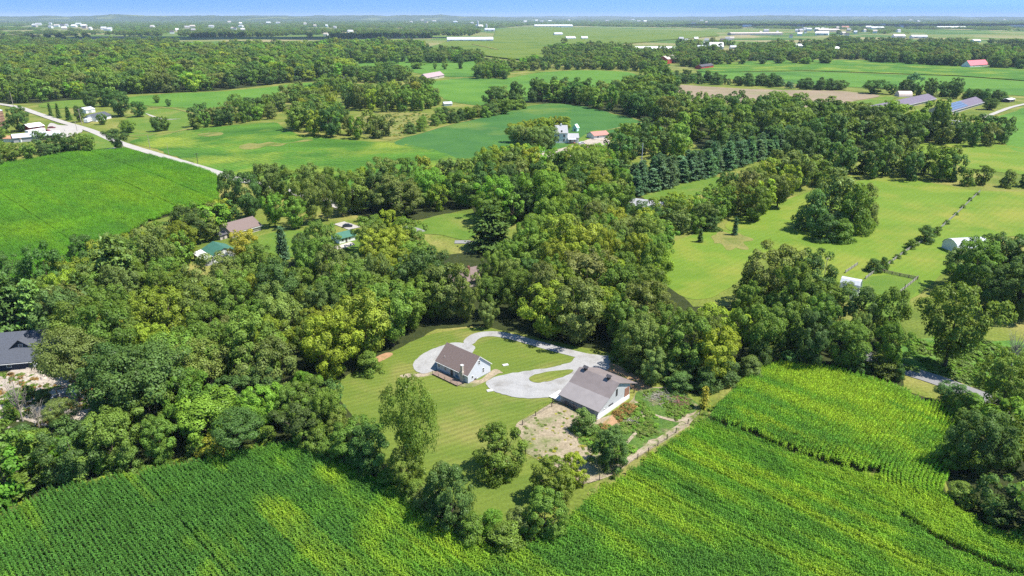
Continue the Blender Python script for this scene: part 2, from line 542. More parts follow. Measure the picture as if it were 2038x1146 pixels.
# ------------------------------------------------------------------ fields, lawn, roads, yards
SW = [(1405, 843), (1470, 868), (1560, 905), (1660, 940), (1745, 960)]          # swale across the front field
CORN_A = [(-80, 1064), (0, 1040), (90, 988), (250, 955), (400, 925), (500, 903), (560, 893), (625, 905), (700, 937), (790, 985), (850, 1032), (920, 1076),
          (985, 1103), (1050, 1093), (1130, 1046), (1190, 988), (1260, 943), (1330, 893), (1405, 843), (1470, 868), (1560, 905), (1660, 940), (1745, 960),
          (1790, 1040), (1900, 1110), (2100, 1190), (2100, 1230), (-80, 1230)]
CORN_B = [(1405, 843), (1432, 808), (1500, 746), (1548, 727), (1640, 735), (1740, 762), (1800, 784), (1845, 815), (1838, 840), (1805, 870), (1770, 905), (1745, 946),
          (1660, 929), (1560, 894), (1470, 858), (1412, 838)]
HEAD = [(1850, 800), (1832, 840), (1800, 872), (1768, 910), (1752, 945), (1757, 985), (1800, 1030), (1880, 1080), (1980, 1125), (2080, 1165)]
CORN_D = [(-60, 338), (0, 330), (60, 321), (140, 306), (250, 300), (330, 319), (400, 338), (432, 352), (436, 400), (400, 412), (300, 440), (255, 466), (205, 497), (150, 543), (60, 556), (0, 570), (-60, 580)]

sheet('corn_field', CORN_A[:18] + [(1432, 808), (1500, 746), (1548, 727), (1640, 735), (1740, 760), (1810, 780), (1870, 800), (1900, 830), (1888, 880), (1880, 950), (1888, 1010),
      (1960, 1055), (2100, 1120), (2100, 1230), (-80, 1230)], M_CORNSOIL, 1, .6, smooth=False, label='dark soil of the corn field along the foreground', cat='field')
sheet('corn_field', CORN_D, M_CORNSOIL, 1, .6, smooth=False, label='soil under the corn field left of the pale road', cat='field')

# fields in the middle distance
sheet('soy_field', [(262, 283), (300, 268), (345, 262), (400, 256), (480, 248), (545, 244), (576, 262), (640, 273), (740, 283), (800, 287), (870, 300), (905, 316), (930, 332), (890, 348), (800, 364), (700, 384),
      (640, 380), (560, 362), (480, 352), (445, 346), (400, 330), (330, 304)], M_SOY, 2, 4, label='bright green bean field right of the pale road', cat='field')
sheet('bare_patch', [(482, 291), (498, 286), (516, 287), (540, 281), (566, 284), (600, 279), (622, 279), (604, 283), (575, 286), (556, 291), (530, 291), (512, 295), (492, 296)], M_DRY, 3, 5, label='tan bare streak in the bright green bean field', cat='bare soil')
sheet('bare_patch', [(392, 268), (420, 264), (442, 264), (440, 269), (410, 272)], M_DRY, 3, 1, label='small tan bare streak at the top of the bean field', cat='bare soil')
sheet('soy_field', [(790, 284), (830, 268), (880, 252), (960, 234), (1040, 214), (1100, 206), (1170, 214), (1250, 234), (1345, 262), (1380, 280), (1300, 285), (1200, 268), (1150, 275), (1120, 296), (1070, 306), (1030, 314), (980, 326), (910, 318), (850, 297)],
      M_SOY2, 2, 4, label='deep green bean field behind the white farmhouse', cat='field')
sheet('crop_field', [(842, 166), (880, 160), (935, 155), (1000, 156), (1080, 144), (1160, 140), (1240, 143), (1268, 150), (1255, 166), (1210, 178), (1150, 190), (1060, 200), (990, 212), (930, 208), (880, 195)],
      M_BRIGHT, 2, 5, label='bright green field behind the dark tree line', cat='field')
sheet('pasture', [(240, 197), (330, 187), (430, 183), (520, 175), (618, 165), (625, 182), (600, 196), (500, 206), (400, 219), (370, 216), (310, 211), (258, 207)],
      M_BRIGHT, 2, 5, label='green pasture below the big left wood', cat='field')
sheet('pasture', [(78, 208), (110, 202), (170, 199), (168, 212), (120, 216), (85, 214)], M_PASTURE, 2, 2, label='small green field beside the far end of the pale road', cat='field')
sheet('crop_field', [(600, 125), (700, 119), (760, 112), (850, 108), (930, 110), (1010, 120), (1070, 128), (1010, 142), (960, 152), (880, 152), (780, 140), (690, 140), (620, 140)],
      M_BRIGHT, 2, 3, label='green field between the left wood and the olive corn', cat='field')
sheet('corn_field', [(857, 94), (900, 83), (980, 79), (988, 59), (1060, 54), (1180, 56), (1300, 60), (1420, 62), (1432, 72), (1330, 80), (1240, 88), (1160, 104), (1100, 112), (1070, 124), (1000, 117), (930, 107), (880, 104)],
      M_OLIVE, 3, 4, h=2.4, smooth=False, label='large olive green ripening corn field in the distance', cat='field')
sheet('crop_field', [(1385, 142), (1420, 129), (1500, 122), (1640, 120), (1750, 121), (1850, 123), (2080, 139), (2080, 164), (1900, 151), (1750, 146), (1600, 141), (1480, 143), (1420, 146)],
      M_SOY, 2, 3, h=.9, smooth=False, label='vivid green bean field below the right hand wood', cat='field')
sheet('crop_field', [(1385, 144), (1480, 144), (1600, 142), (1750, 147), (1900, 152), (2080, 165), (2080, 194), (1900, 182), (1740, 174), (1660, 173), (1560, 165), (1480, 160), (1400, 153)],
      M_BRIGHT, 2, 5, smooth=False, label='paler green strip of the right hand field', cat='field')
sheet('bare_field', [(1340, 170), (1400, 172), (1500, 178), (1660, 181), (1725, 186), (1745, 193), (1650, 211), (1610, 219), (1560, 208), (1490, 204), (1420, 205), (1350, 196)],
      M_PLOWED, 2, 6, label='brown bare field behind the dark hedge', cat='field')
sheet('pasture', [(1655, 212), (1745, 195), (1800, 188), (1780, 196), (1745, 214), (1700, 220), (1640, 224)], M_PASTURE, 3, 2, label='strip of grass beside the purple roofed barns', cat='grass')
sheet('pasture', [(1800, 292), (1850, 284), (1900, 284), (2080, 298), (2080, 345), (1950, 338), (1880, 322), (1830, 305)], M_HAY, 2, 1, label='green field behind the right hand tree belt', cat='field')
sheet('crop_field', [(1955, 246), (2000, 228), (2080, 205), (2080, 305), (2010, 292), (1975, 270)], M_BRIGHT, 2, 5, label='bright field at the right edge beside the farm track', cat='field')
sheet('hay_field', [(1445, 446), (1500, 418), (1580, 392), (1640, 375), (1740, 356), (1830, 361), (1945, 380), (2100, 388), (2100, 460), (1960, 475), (1900, 520), (1860, 560), (1800, 600), (1720, 590), (1660, 560), (1580, 540), (1490, 500), (1470, 470)],
      M_HAY, 2, 1, label='mown yellow green hay field with a big tree clump', cat='field')
sheet('meadow', [(1315, 502), (1370, 470), (1430, 458), (1495, 475), (1490, 530), (1450, 575), (1390, 596), (1330, 570)], M_HAY, 2, 1, label='small green meadow between the wood and the hay field', cat='meadow')
sheet('dry_meadow', [(1412, 474), (1428, 468), (1436, 462), (1455, 466), (1470, 463), (1490, 476), (1478, 482), (1484, 496), (1462, 490), (1450, 498), (1436, 486), (1420, 484)], M_DRY, 3, 3, label='dry tan patch at the top of the small meadow', cat='grass')
sheet('dry_meadow', [(690, 240), (730, 225), (800, 222), (870, 228), (900, 240), (860, 252), (810, 268), (770, 278), (735, 272), (700, 258)], M_DRY, 2, 1.5, label='yellow dry meadow among the bushes', cat='meadow')
sheet('dry_meadow', [(560, 182), (600, 186), (620, 200), (560, 222), (470, 226), (440, 218), (520, 205)], M_DRY, 2, 1.5, label='dry strip below the pasture at the left wood', cat='meadow')
sheet('pasture', [(860, 432), (900, 425), (948, 430), (950, 462), (925, 478), (880, 468), (815, 462), (835, 445)], M_PASTURE, 3, .5, label='sunny lawn in a clearing of the middle wood', cat='lawn')
sheet('pasture', [(500, 478), (560, 460), (640, 462), (720, 470), (730, 500), (680, 520), (600, 515), (520, 500)], M_PASTURE, 3, .5, label='back lawn between the brown and green roofed houses', cat='lawn')
sheet('pasture', [(680, 382), (745, 372), (752, 392), (745, 412), (690, 415)], M_PASTURE, 3, .5, label='lawn below the short white fence', cat='lawn')
sheet('pasture', [(1030, 318), (1085, 302), (1130, 290), (1175, 262), (1200, 262), (1210, 290), (1180, 312), (1120, 330), (1060, 335)], M_PASTURE, 3, .5, label='lawn round the white farmhouse', cat='lawn')
sheet('pasture', [(1280, 392), (1340, 372), (1420, 352), (1440, 362), (1400, 385), (1330, 405)], M_PASTURE, 2, .5, label='grass lane beside the pine row', cat='grass')
sheet('pasture', [(140, 268), (215, 262), (300, 318), (250, 300), (180, 300)], M_PASTURE, 3, .5, smooth=False, label='triangle of grass inside the road fork', cat='grass')
sheet('pasture', [(260, 232), (330, 215), (400, 222), (420, 240), (385, 262), (290, 275), (240, 262)], M_PASTURE, 2, 1, label='grass lot with a loop of farm track', cat='grass')
sheet('grass_margin', [(40, 575), (150, 545), (200, 520), (260, 480), (300, 462), (270, 500), (200, 550), (120, 575), (60, 590)], M_HAY, 2, .5, label='grass strip along the lower edge of the left corn', cat='grass')

# woodland floors
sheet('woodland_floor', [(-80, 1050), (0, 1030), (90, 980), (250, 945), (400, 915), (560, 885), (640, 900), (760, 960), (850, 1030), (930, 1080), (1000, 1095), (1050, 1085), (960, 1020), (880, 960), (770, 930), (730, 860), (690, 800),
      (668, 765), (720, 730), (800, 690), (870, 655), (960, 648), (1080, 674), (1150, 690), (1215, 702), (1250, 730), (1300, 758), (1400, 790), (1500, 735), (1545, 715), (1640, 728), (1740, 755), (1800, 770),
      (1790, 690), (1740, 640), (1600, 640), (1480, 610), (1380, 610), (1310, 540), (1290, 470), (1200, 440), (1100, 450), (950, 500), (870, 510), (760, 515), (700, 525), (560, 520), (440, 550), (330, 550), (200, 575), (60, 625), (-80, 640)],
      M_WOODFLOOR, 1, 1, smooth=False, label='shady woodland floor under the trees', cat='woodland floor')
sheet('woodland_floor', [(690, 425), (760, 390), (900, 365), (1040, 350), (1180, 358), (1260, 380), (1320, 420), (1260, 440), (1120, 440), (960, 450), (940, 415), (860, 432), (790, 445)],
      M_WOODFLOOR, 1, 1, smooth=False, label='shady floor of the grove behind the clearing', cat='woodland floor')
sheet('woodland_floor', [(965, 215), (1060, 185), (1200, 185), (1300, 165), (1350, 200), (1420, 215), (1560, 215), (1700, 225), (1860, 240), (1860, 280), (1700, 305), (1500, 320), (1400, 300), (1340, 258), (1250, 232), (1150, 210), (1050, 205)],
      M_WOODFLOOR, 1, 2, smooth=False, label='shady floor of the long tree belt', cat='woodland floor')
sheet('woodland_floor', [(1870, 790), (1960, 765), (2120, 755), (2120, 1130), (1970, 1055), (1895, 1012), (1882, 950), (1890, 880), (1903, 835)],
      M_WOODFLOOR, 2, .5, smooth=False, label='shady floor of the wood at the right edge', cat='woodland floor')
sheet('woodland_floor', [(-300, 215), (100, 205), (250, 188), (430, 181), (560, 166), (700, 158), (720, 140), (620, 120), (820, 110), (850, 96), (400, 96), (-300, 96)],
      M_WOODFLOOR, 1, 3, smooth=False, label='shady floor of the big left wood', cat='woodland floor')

# the homestead
sheet('lawn', [(663, 772), (690, 748), (740, 722), (800, 690), (860, 665), (950, 652), (1020, 662), (1110, 682), (1200, 705), (1225, 715), (1200, 735), (1150, 760), (1118, 790), (1090, 800), (1035, 845), (1050, 900), (1110, 935), (1080, 990),
      (1040, 1045), (960, 1030), (880, 985), (840, 960), (770, 925), (735, 870), (700, 825)], M_LAWN, 2, .4, label='large mown lawn round the grey gabled house', cat='lawn')
sheet('dirt_paddock', [(1034, 846), (1060, 825), (1098, 806), (1140, 812), (1190, 832), (1250, 800), (1275, 775), (1330, 775), (1385, 800), (1390, 828), (1340, 870), (1280, 910), (1235, 940), (1190, 962), (1155, 968), (1110, 930), (1075, 915), (1047, 905), (1045, 875)],
      M_DIRT, 3, 2.4, grid=1.2, label='trodden dirt paddock in front of the grey barn', cat='paddock')
sheet('paddock_grass', [(1150, 880), (1168, 858), (1215, 838), (1262, 812), (1276, 779), (1330, 776), (1380, 800), (1385, 815), (1340, 850), (1290, 888), (1240, 922), (1205, 905), (1180, 892)], M_WEED, 4, 1.5, grid=1.5,
      label='patchy weedy grass between barn and corn', cat='grass')
sheet('bare_earth', [(1192, 850), (1205, 838), (1250, 803), (1262, 808), (1250, 825), (1225, 845), (1200, 855)], M_REDDIRT, 5, .3, label='reddish weeds along the white barn wall', cat='soil')
sheet('bare_earth', [(1185, 735), (1210, 722), (1245, 735), (1275, 755), (1300, 775), (1270, 778), (1230, 760)], M_REDDIRT, 3, .4, label='reddish bare earth behind the barn', cat='soil')
ribbon('dirt_path', [(1262, 800), (1276, 812), (1281, 830), (1278, 848), (1258, 870), (1240, 892), (1228, 915)], .8, M_PATH, 6, 'narrow trodden path curving from the barn to the paddock tree', 'path')
ribbon('dirt_path', [(1262, 800), (1275, 806), (1288, 820), (1318, 832), (1352, 838), (1385, 826)], 1.0, M_PATH, 6.3, 'trodden path from the barn towards the field corner', 'path')
ribbon('dirt_path', [(1392, 822), (1350, 852), (1300, 884), (1262, 908), (1225, 936), (1170, 962)], 1.5, M_PATH, 6.6, 'dirt path inside the paddock fence along the corn', 'path')
sheet('bare_earth', [(722, 728), (745, 712), (770, 702), (782, 706), (765, 716), (740, 728)], M_REDDIRT, 3, .3, label='rusty bare strip at the wood edge', cat='soil')
sheet('bare_earth', [(795, 748), (815, 743), (835, 744), (870, 738), (862, 746), (838, 750), (805, 752)], M_PATH, 3, .3, label='bare gravelly patch at the end of the deck', cat='soil')
sheet('bare_earth', [(866, 742), (900, 762), (932, 772), (962, 762), (990, 745), (1000, 742), (985, 735), (970, 745), (945, 757)], M_DIRT, 3.5, .2, label='bare soil round the foot of the gabled house', cat='soil')
# gravel drive: strip, loop and the lobe behind the house
ribbon('driveway', [(930, 690), (938, 676), (955, 667), (985, 665), (1020, 671), (1060, 682), (1100, 693), (1150, 706), (1190, 713), (1235, 716)], 3.6, M_GRAVEL, 4, 'pale gravel drive curving along the wood edge', 'driveway', .1)
sheet('driveway', [(1236, 711), (1200, 708), (1158, 703), (1146, 712), (1135, 722), (1090, 733), (1040, 740), (995, 748), (972, 758), (970, 768), (985, 780), (1012, 788), (1050, 794), (1090, 791), (1116, 786), (1125, 796), (1150, 760), (1180, 745), (1210, 735), (1215, 722)],
      M_GRAVEL, 5, .45, grid=1.0, label='gravel turning loop in front of the grey barn', cat='driveway')
sheet('lawn_island', [(1052, 755), (1062, 748), (1085, 742), (1115, 738), (1140, 737), (1132, 746), (1110, 754), (1085, 761), (1062, 762)], M_LAWN, 7, .3, grid=.8, label='grass island inside the gravel loop', cat='lawn')
sheet('driveway', [(905, 682), (880, 688), (850, 700), (832, 712), (822, 726), (826, 738), (842, 744), (868, 738), (895, 745), (930, 715), (945, 690)], M_GRAVEL, 4.5, .4, grid=1.0, label='pale gravel parking lobe behind the house', cat='driveway')

# roads
ribbon('pale_road', [(-60, 200), (28, 212), (70, 225), (120, 242), (180, 260), (240, 285), (300, 304), (360, 322), (420, 340), (470, 356), (560, 378), (640, 398), (700, 420)], 7.0, M_PALEROAD, 4, 'pale country road running down past the farm on the left', 'road', .05)
ribbon('pale_road', [(300, 214), (340, 216), (370, 222), (395, 231)], 4, M_DRY, 4, 'pale farm track beside the grass lot', 'track')
ribbon('pale_road', [(290, 226), (310, 234), (330, 238), (360, 237)], 3, M_PALEROAD, 4, 'short loop of farm track in the grass lot', 'track')
ribbon('pale_road', [(183, 304), (210, 299), (240, 293)], 5, M_PALEROAD, 4, 'short farm lane joining the pale road above the corn', 'track')
ribbon('pale_road', [(255, 270), (300, 268), (350, 262), (395, 252)], 4, M_DRY, 3, 'dry track between bean field and grass lot', 'track')
ribbon('paved_road', [(1700, 700), (1760, 722), (1815, 741), (1865, 757), (1940, 785), (2060, 830)], 6.2, M_ASPHALT, 4, 'grey paved road passing under the right hand trees', 'road', .03)
sheet('concrete_yard', [(95, 262), (100, 246), (120, 250), (150, 252), (165, 262), (140, 272), (110, 275)], M_PALEROAD, 5, .5, label='bright concrete yard of the farm beside the road', cat='yard')
sheet('gravel_yard', [(1030, 316), (1075, 306), (1100, 300), (1140, 290), (1165, 280), (1195, 272), (1215, 285), (1185, 305), (1150, 312), (1100, 312), (1060, 322)], M_PATIO, 4, .5, label='pale gravel yard of the white farmhouse', cat='yard')
ribbon('driveway', [(905, 482), (925, 482), (945, 484), (985, 492)], 4.5, M_ASPHALT, 4, 'grey drive below the clearing', 'driveway')
ribbon('driveway', [(800, 452), (825, 456), (840, 462)], 4, M_ASPHALT, 4, 'grey drive end beside the clearing', 'driveway')
ribbon('driveway', [(674, 444), (690, 449), (706, 455)], 6.5, M_PALEROAD, 4, 'pale parking pad with a parked car', 'driveway')
ribbon('driveway', [(770, 545), (830, 552), (900, 565)], 4, M_ASPHALT, 4, 'shaded drive in the wood behind the house', 'driveway')
sheet('gravel_yard', [(-60, 770), (0, 750), (40, 730), (90, 725), (150, 735), (185, 760), (205, 800), (200, 835), (150, 842), (90, 848), (20, 830), (-60, 850)], M_PATIO, 3, .4, label='pale rubble and gravel yard behind the dark house', cat='yard')
ribbon('pale_road', [(1370, 158), (1500, 165), (1640, 176), (1730, 184)], 3, M_DRY, 3, 'grass track along the dark hedge', 'track')
ribbon('pale_road', [(1955, 236), (1990, 222), (2020, 212), (2080, 200)], 5, M_PALEROAD, 4, 'pale farm track behind the purple barns', 'track')
ribbon('pale_road', [(1195, 262), (1230, 255), (1280, 244), (1325, 238)], 2.5, M_DRY, 3.5, 'tan track across the deep green field', 'track')
ribbon('pale_road', [(940, 90), (965, 95), (990, 101)], 10, M_DRY, 14, 'pale gap in the olive corn field', 'track')
ribbon('pale_road', [(855, 105), (930, 111), (1010, 121), (1070, 128)], 9, M_DRY, 4, 'pale margin along the olive corn field', 'track')
ribbon('pale_road', [(770, 281), (830, 267), (900, 247), (1000, 226)], 3, M_DRY, 3.6, 'dry margin of the deep green field', 'track')
ribbon('grass_margin', [(1170, 985), (1230, 950), (1300, 905), (1370, 862), (1420, 825), (1480, 770), (1520, 738)], 3.0, M_DRY, 5, 'dry grass strip between paddock fence and corn', 'grass')
None and ribbon('grass_margin', [(1150, 990), (1135, 1030), (1100, 1068), (1050, 1092)], 1.6, M_DIRT, 5, 'bare strip beside the corner bushes', 'soil')
sheet('weed_bank', [(1790, 690), (1850, 672), (1940, 680), (2060, 690), (2060, 830), (1960, 775), (1880, 745), (1800, 735)], ground('lush_bank', (.05, .12, .02), (.10, .20, .03), (.14, .19, .05), .12, (.5, .65), .3, 1.6, .5), 2, .4, label='lush weedy bank beside the paved road', cat='grass')
sheet('paddock_grass', [(1690, 575), (1740, 550), (1830, 556), (1810, 600), (1790, 640), (1740, 630)], M_PASTURE, 3, .4, label='small grass paddock inside the weathered fences', cat='grass')
sheet('weed_patch', [(1740, 965), (1760, 985), (1790, 1030), (1770, 1035), (1720, 1005), (1710, 985)], M_WEED, 3, .2, label='grassy gap between the corn rows', cat='grass')

# ------------------------------------------------------------------ scattered plants (only what nobody could count)
def scatter(name, pts, rot, scl, idx, protos, tint, label, cat):
    me = bpy.data.meshes.new(name)
    me.vertices.add(len(pts))
    me.vertices.foreach_set('co', np.asarray(pts, np.float32).ravel())
    def attr(nm, typ, key, data):
        a = me.attributes.new(nm, typ, 'POINT'); a.data.foreach_set(key, np.asarray(data).ravel())
    attr('turn', 'FLOAT_VECTOR', 'vector', np.asarray(rot, np.float32))
    attr('size', 'FLOAT_VECTOR', 'vector', np.asarray(scl, np.float32))
    attr('pick', 'INT', 'value', np.asarray(idx, np.int32))
    attr('tint', 'FLOAT_VECTOR', 'vector', np.asarray(tint, np.float32))
    o = bpy.data.objects.new(name, me)
    COL.objects.link(o)
    tag(o, label, cat, kind='stuff')
    pc = bpy.data.collections.new(name + '_kinds')
    for i, p in enumerate(protos):
        q = bpy.data.objects.new('%s_kind_%02d' % (name, i), p)
        pc.objects.link(q)
    ng = bpy.data.node_groups.new(name, 'GeometryNodeTree')
    ng.interface.new_socket('Geometry', in_out='INPUT', socket_type='NodeSocketGeometry')
    ng.interface.new_socket('Geometry', in_out='OUTPUT', socket_type='NodeSocketGeometry')
    gi, go = ng.nodes.new('NodeGroupInput'), ng.nodes.new('NodeGroupOutput')
    ci = ng.nodes.new('GeometryNodeCollectionInfo'); ci.inputs['Collection'].default_value = pc
    ci.inputs['Separate Children'].default_value = True; ci.inputs['Reset Children'].default_value = True
    ip = ng.nodes.new('GeometryNodeInstanceOnPoints'); ip.inputs['Pick Instance'].default_value = True
    def na(nm, typ):
        a = ng.nodes.new('GeometryNodeInputNamedAttribute'); a.data_type = typ; a.inputs['Name'].default_value = nm
        return a.outputs['Attribute']
    ng.links.new(gi.outputs[0], ip.inputs['Points']); ng.links.new(ci.outputs[0], ip.inputs['Instance'])
    ng.links.new(na('pick', 'INT'), ip.inputs['Instance Index'])
    ng.links.new(na('turn', 'FLOAT_VECTOR'), ip.inputs['Rotation'])
    ng.links.new(na('size', 'FLOAT_VECTOR'), ip.inputs['Scale'])
    ng.links.new(ip.outputs[0], go.inputs[0])
    md = o.modifiers.new('scatter', 'NODES'); md.node_group = ng
    return o

def leaf_mesh(name, V, F, mats, leafvar, mat_idx=None):
    me = bpy.data.meshes.new(name)
    V = np.asarray(V, np.float32); F = np.asarray(F, np.int32)
    me.vertices.add(len(V)); me.vertices.foreach_set('co', V.ravel())
    me.loops.add(F.size); me.loops.foreach_set('vertex_index', F.ravel())
    me.polygons.add(len(F)); me.polygons.foreach_set('loop_start', np.arange(0, F.size, F.shape[1], dtype=np.int32))
    for m in mats: me.materials.append(m)
    if mat_idx is not None: me.polygons.foreach_set('material_index', np.asarray(mat_idx, np.int32))
    me.update(calc_edges=True)
    a = me.attributes.new('leaf', 'FLOAT', 'FACE'); a.data.foreach_set('value', np.asarray(leafvar, np.float32))
    return me

def corn_mesh(name, seed, length, plants, rows, leaves, width):
    rg = np.random.default_rng(seed)
    V, F, lv = [], [], []
    def quad(a, b, c, d, v):
        n = len(V); V.extend([a, b, c, d]); F.append((n, n + 1, n + 2, n + 3)); lv.append(v)
    for r in range(rows):
        for p in range(plants):
            x0 = (p + .5) / plants * length - length / 2 + rg.normal(0, .05)
            y0 = (r - (rows - 1) / 2) * .76 + rg.normal(0, .05)
            h = rg.uniform(1.9, 2.4)
            plane = rg.uniform(0, math.pi)
            for l in range(leaves):
                a = plane + math.pi * (l % 2) + rg.normal(0, .5)
                z0 = h * (.35 + .6 * l / leaves)
                ln = rg.uniform(.36, .60) * (1.1 - .35 * abs(l / leaves - .4))
                dx, dy = math.cos(a), math.sin(a)
                lx, ly = -dy, dx
                prof = [(0, 0, .5), (.3, .27, 1), (.72, .22, .8), (1.0, -.15, .12)]
                v = rg.uniform(0, 1) * .8 + .2 * l / leaves
                pr = None
                for (t, z, w) in prof:
                    c = np.array([x0 + dx * ln * t, y0 + dy * ln * t, z0 + z * ln * 1.2])
                    s = np.array([lx, ly, 0]) * width * w / 2
                    if pr is not None: quad(tuple(pr[0] - pr[1]), tuple(pr[0] + pr[1]), tuple(c + s), tuple(c - s), v)
                    pr = (c, s)
            quad((x0 - .03, y0, 0), (x0 + .03, y0, 0), (x0 + .02, y0, h), (x0 - .02, y0, h), .4)
            for k in range(2):
                a = rg.uniform(0, 6.28); dx, dy = math.cos(a) * .035, math.sin(a) * .035
                quad((x0 - dx, y0 - dy, h * .96), (x0 + dx, y0 + dy, h * .96), (x0 + dx * 2.5, y0 + dy * 2.5, h + .28), (x0 + dx * .5, y0 + dy * .5, h + .28), 1.0)
    return leaf_mesh(name, V, F, [CORNLEAF], lv)

def rows_in(poly, ang, seg, gaps=(), spacing=.78):
    """segments of crop rows filling a ground polygon"""
    P = np.array(poly); d = np.array([math.cos(ang), math.sin(ang)]); n = np.array([-d[1], d[0]])
    s, t = P @ d, P @ n
    out, low = [], []
    gk = {int(round(float(G(*g) @ n) / spacing)) for g in gaps}
    k0, k1 = int(t.min() / spacing), int(t.max() / spacing) + 1
    ss = np.arange(s.min(), s.max(), seg)
    for k in range(k0, k1):
        o = ss + RNG.uniform(0, seg)
        q = o[:, None] * d + (k * spacing) * n
        out.append(q); low.append(np.full(len(q), .78 if k in gk else 1.0))
    q = np.concatenate(out); low = np.concatenate(low)
    ok = inside(q, P)
    return q[ok], np.full(int(ok.sum()), ang), low[ok]

def rows_along(line, seg, count, side=1, spacing=.78, skip=()):
    C = np.array(crom(line, 14, closed=False))
    out, an = [], []
    for k in range(count):
        if k in skip: continue
        d = np.gradient(C, axis=0); d /= np.linalg.norm(d, axis=1)[:, None]
        n = np.stack([-d[:, 1], d[:, 0]], 1) * side
        Q = C + n * (k * spacing)
        L = np.concatenate([[0], np.cumsum(np.linalg.norm(np.diff(Q, axis=0), axis=1))])
        s = np.arange(RNG.uniform(0, seg), L[-1], seg)
        x, y = np.interp(s, L, Q[:, 0]), np.interp(s, L, Q[:, 1])
        tx, ty = np.interp(s, L, d[:, 0]), np.interp(s, L, d[:, 1])
        out.append(np.stack([x, y], 1)); an.append(np.arctan2(ty, tx))
    return np.concatenate(out), np.concatenate(an)

def mix3(a, b, t): return np.asarray(a)[None] * (1 - t[:, None]) + np.asarray(b)[None] * t[:, None]

def plant_corn(name, q, ang, protos, tint, hs, label):
    Z = T(q[:, 0], q[:, 1])
    n = len(q)
    rot = np.zeros((n, 3)); rot[:, 2] = ang + np.where(RNG.random(n) < .5, math.pi, 0)
    sc = np.ones((n, 3)); sc[:, 2] = hs * RNG.uniform(.9, 1.1, n)
    scatter(name, np.column_stack([q, Z]), rot, sc, RNG.integers(0, len(protos), n), protos, tint, label, 'corn')

CORN_DARK, CORN_MID, CORN_YEL = np.array((.088, .215, .036)), np.array((.165, .355, .030)), np.array((.295, .42, .034))
def front_corn():
    protos = [corn_mesh('corn_row_%d' % i, 40 + i, 1.5, 6, 1, 8, .15) for i in range(4)]
    A, B = [np.array([G(*p) for p in c]) for c in (CORN_A, CORN_B)]
    qa, aa, la = rows_in(A, R(-43), 1.5, [(370, 1065), (1490, 985), (1330, 1000), (1590, 1100)])
    qb, ab, lb_ = rows_in(B, R(47), 1.5, spacing=.8)
    qc, ac = rows_along([G(*p) for p in HEAD], 1.5, 15, 1)
    edge = np.array([G(*p) for p in [(1895, 815), (1905, 840), (1890, 880), (1882, 950), (1888, 1012), (1960, 1060), (2120, 1130), (2120, 1240), (1500, 1240), (1700, 900), (1800, 800)]])
    keep = inside(qc, edge); qc, ac = qc[keep], ac[keep]
    q = np.concatenate([qa, qb, qc]); an = np.concatenate([aa, ab, ac])
    low = np.concatenate([la, lb_, np.ones(len(qc))])
    # nitrogen-pale stretches near the corner of the wood and along the right, deeper green to the left
    n1 = fbm(q[:, 0] * .035 + 3, q[:, 1] * .035 + 8, 4)
    n2 = fbm(q[:, 0] * .16 + 13, q[:, 1] * .16 + 2, 3)
    d = np.array([math.cos(R(-43)), math.sin(R(-43))]); nn = np.array([-d[1], d[0]])
    streak = fbm((q @ d) * .02 + 5, (q @ nn) * .35 + 9, 3)
    def blob(px, py, r): c = G(px, py); return np.exp(-((q - c) ** 2).sum(1) / (2 * r * r))
    yel = blob(700, 990, 13) * .30 + blob(740, 1110, 13) * .42 + blob(900, 1090, 12) * .35 + blob(640, 960, 6) * .5 + blob(1280, 985, 9) * .6 + blob(1150, 1085, 10) * .45 + blob(1640, 760, 13) * .55 + blob(1700, 860, 10) * .35 + blob(1700, 1050, 9) * .4
    dark = blob(330, 1080, 16) * 1.0 + blob(480, 980, 9) * .7 + blob(150, 1060, 12) * .6 + blob(1330, 1110, 9) * .7 + blob(1560, 915, 8) * .35
    y = np.clip((yel - dark * .5) * .9 + (n1 - .5) * .9 + (streak - .5) * 2.3 + (n2 - .5) * 1.0, 0, .85)
    g = np.clip(.62 - dark * .75 + (n1 - .5) * 1.2 + (n2 - .5) * 1.0 + (streak - .5) * .5, 0, 1)
    t = mix3(CORN_DARK, CORN_MID, g)
    t = t * (1 - y[:, None]) + CORN_YEL[None] * y[:, None]
    t *= RNG.uniform(.8, 1.2, (len(q), 1)) * (.6 + .4 * low[:, None])
    plant_corn('corn_crop', q, an, protos, t, (.9 + .25 * (n1 - .3)) * low, 'tall green corn rows filling the foreground field')
front_corn()

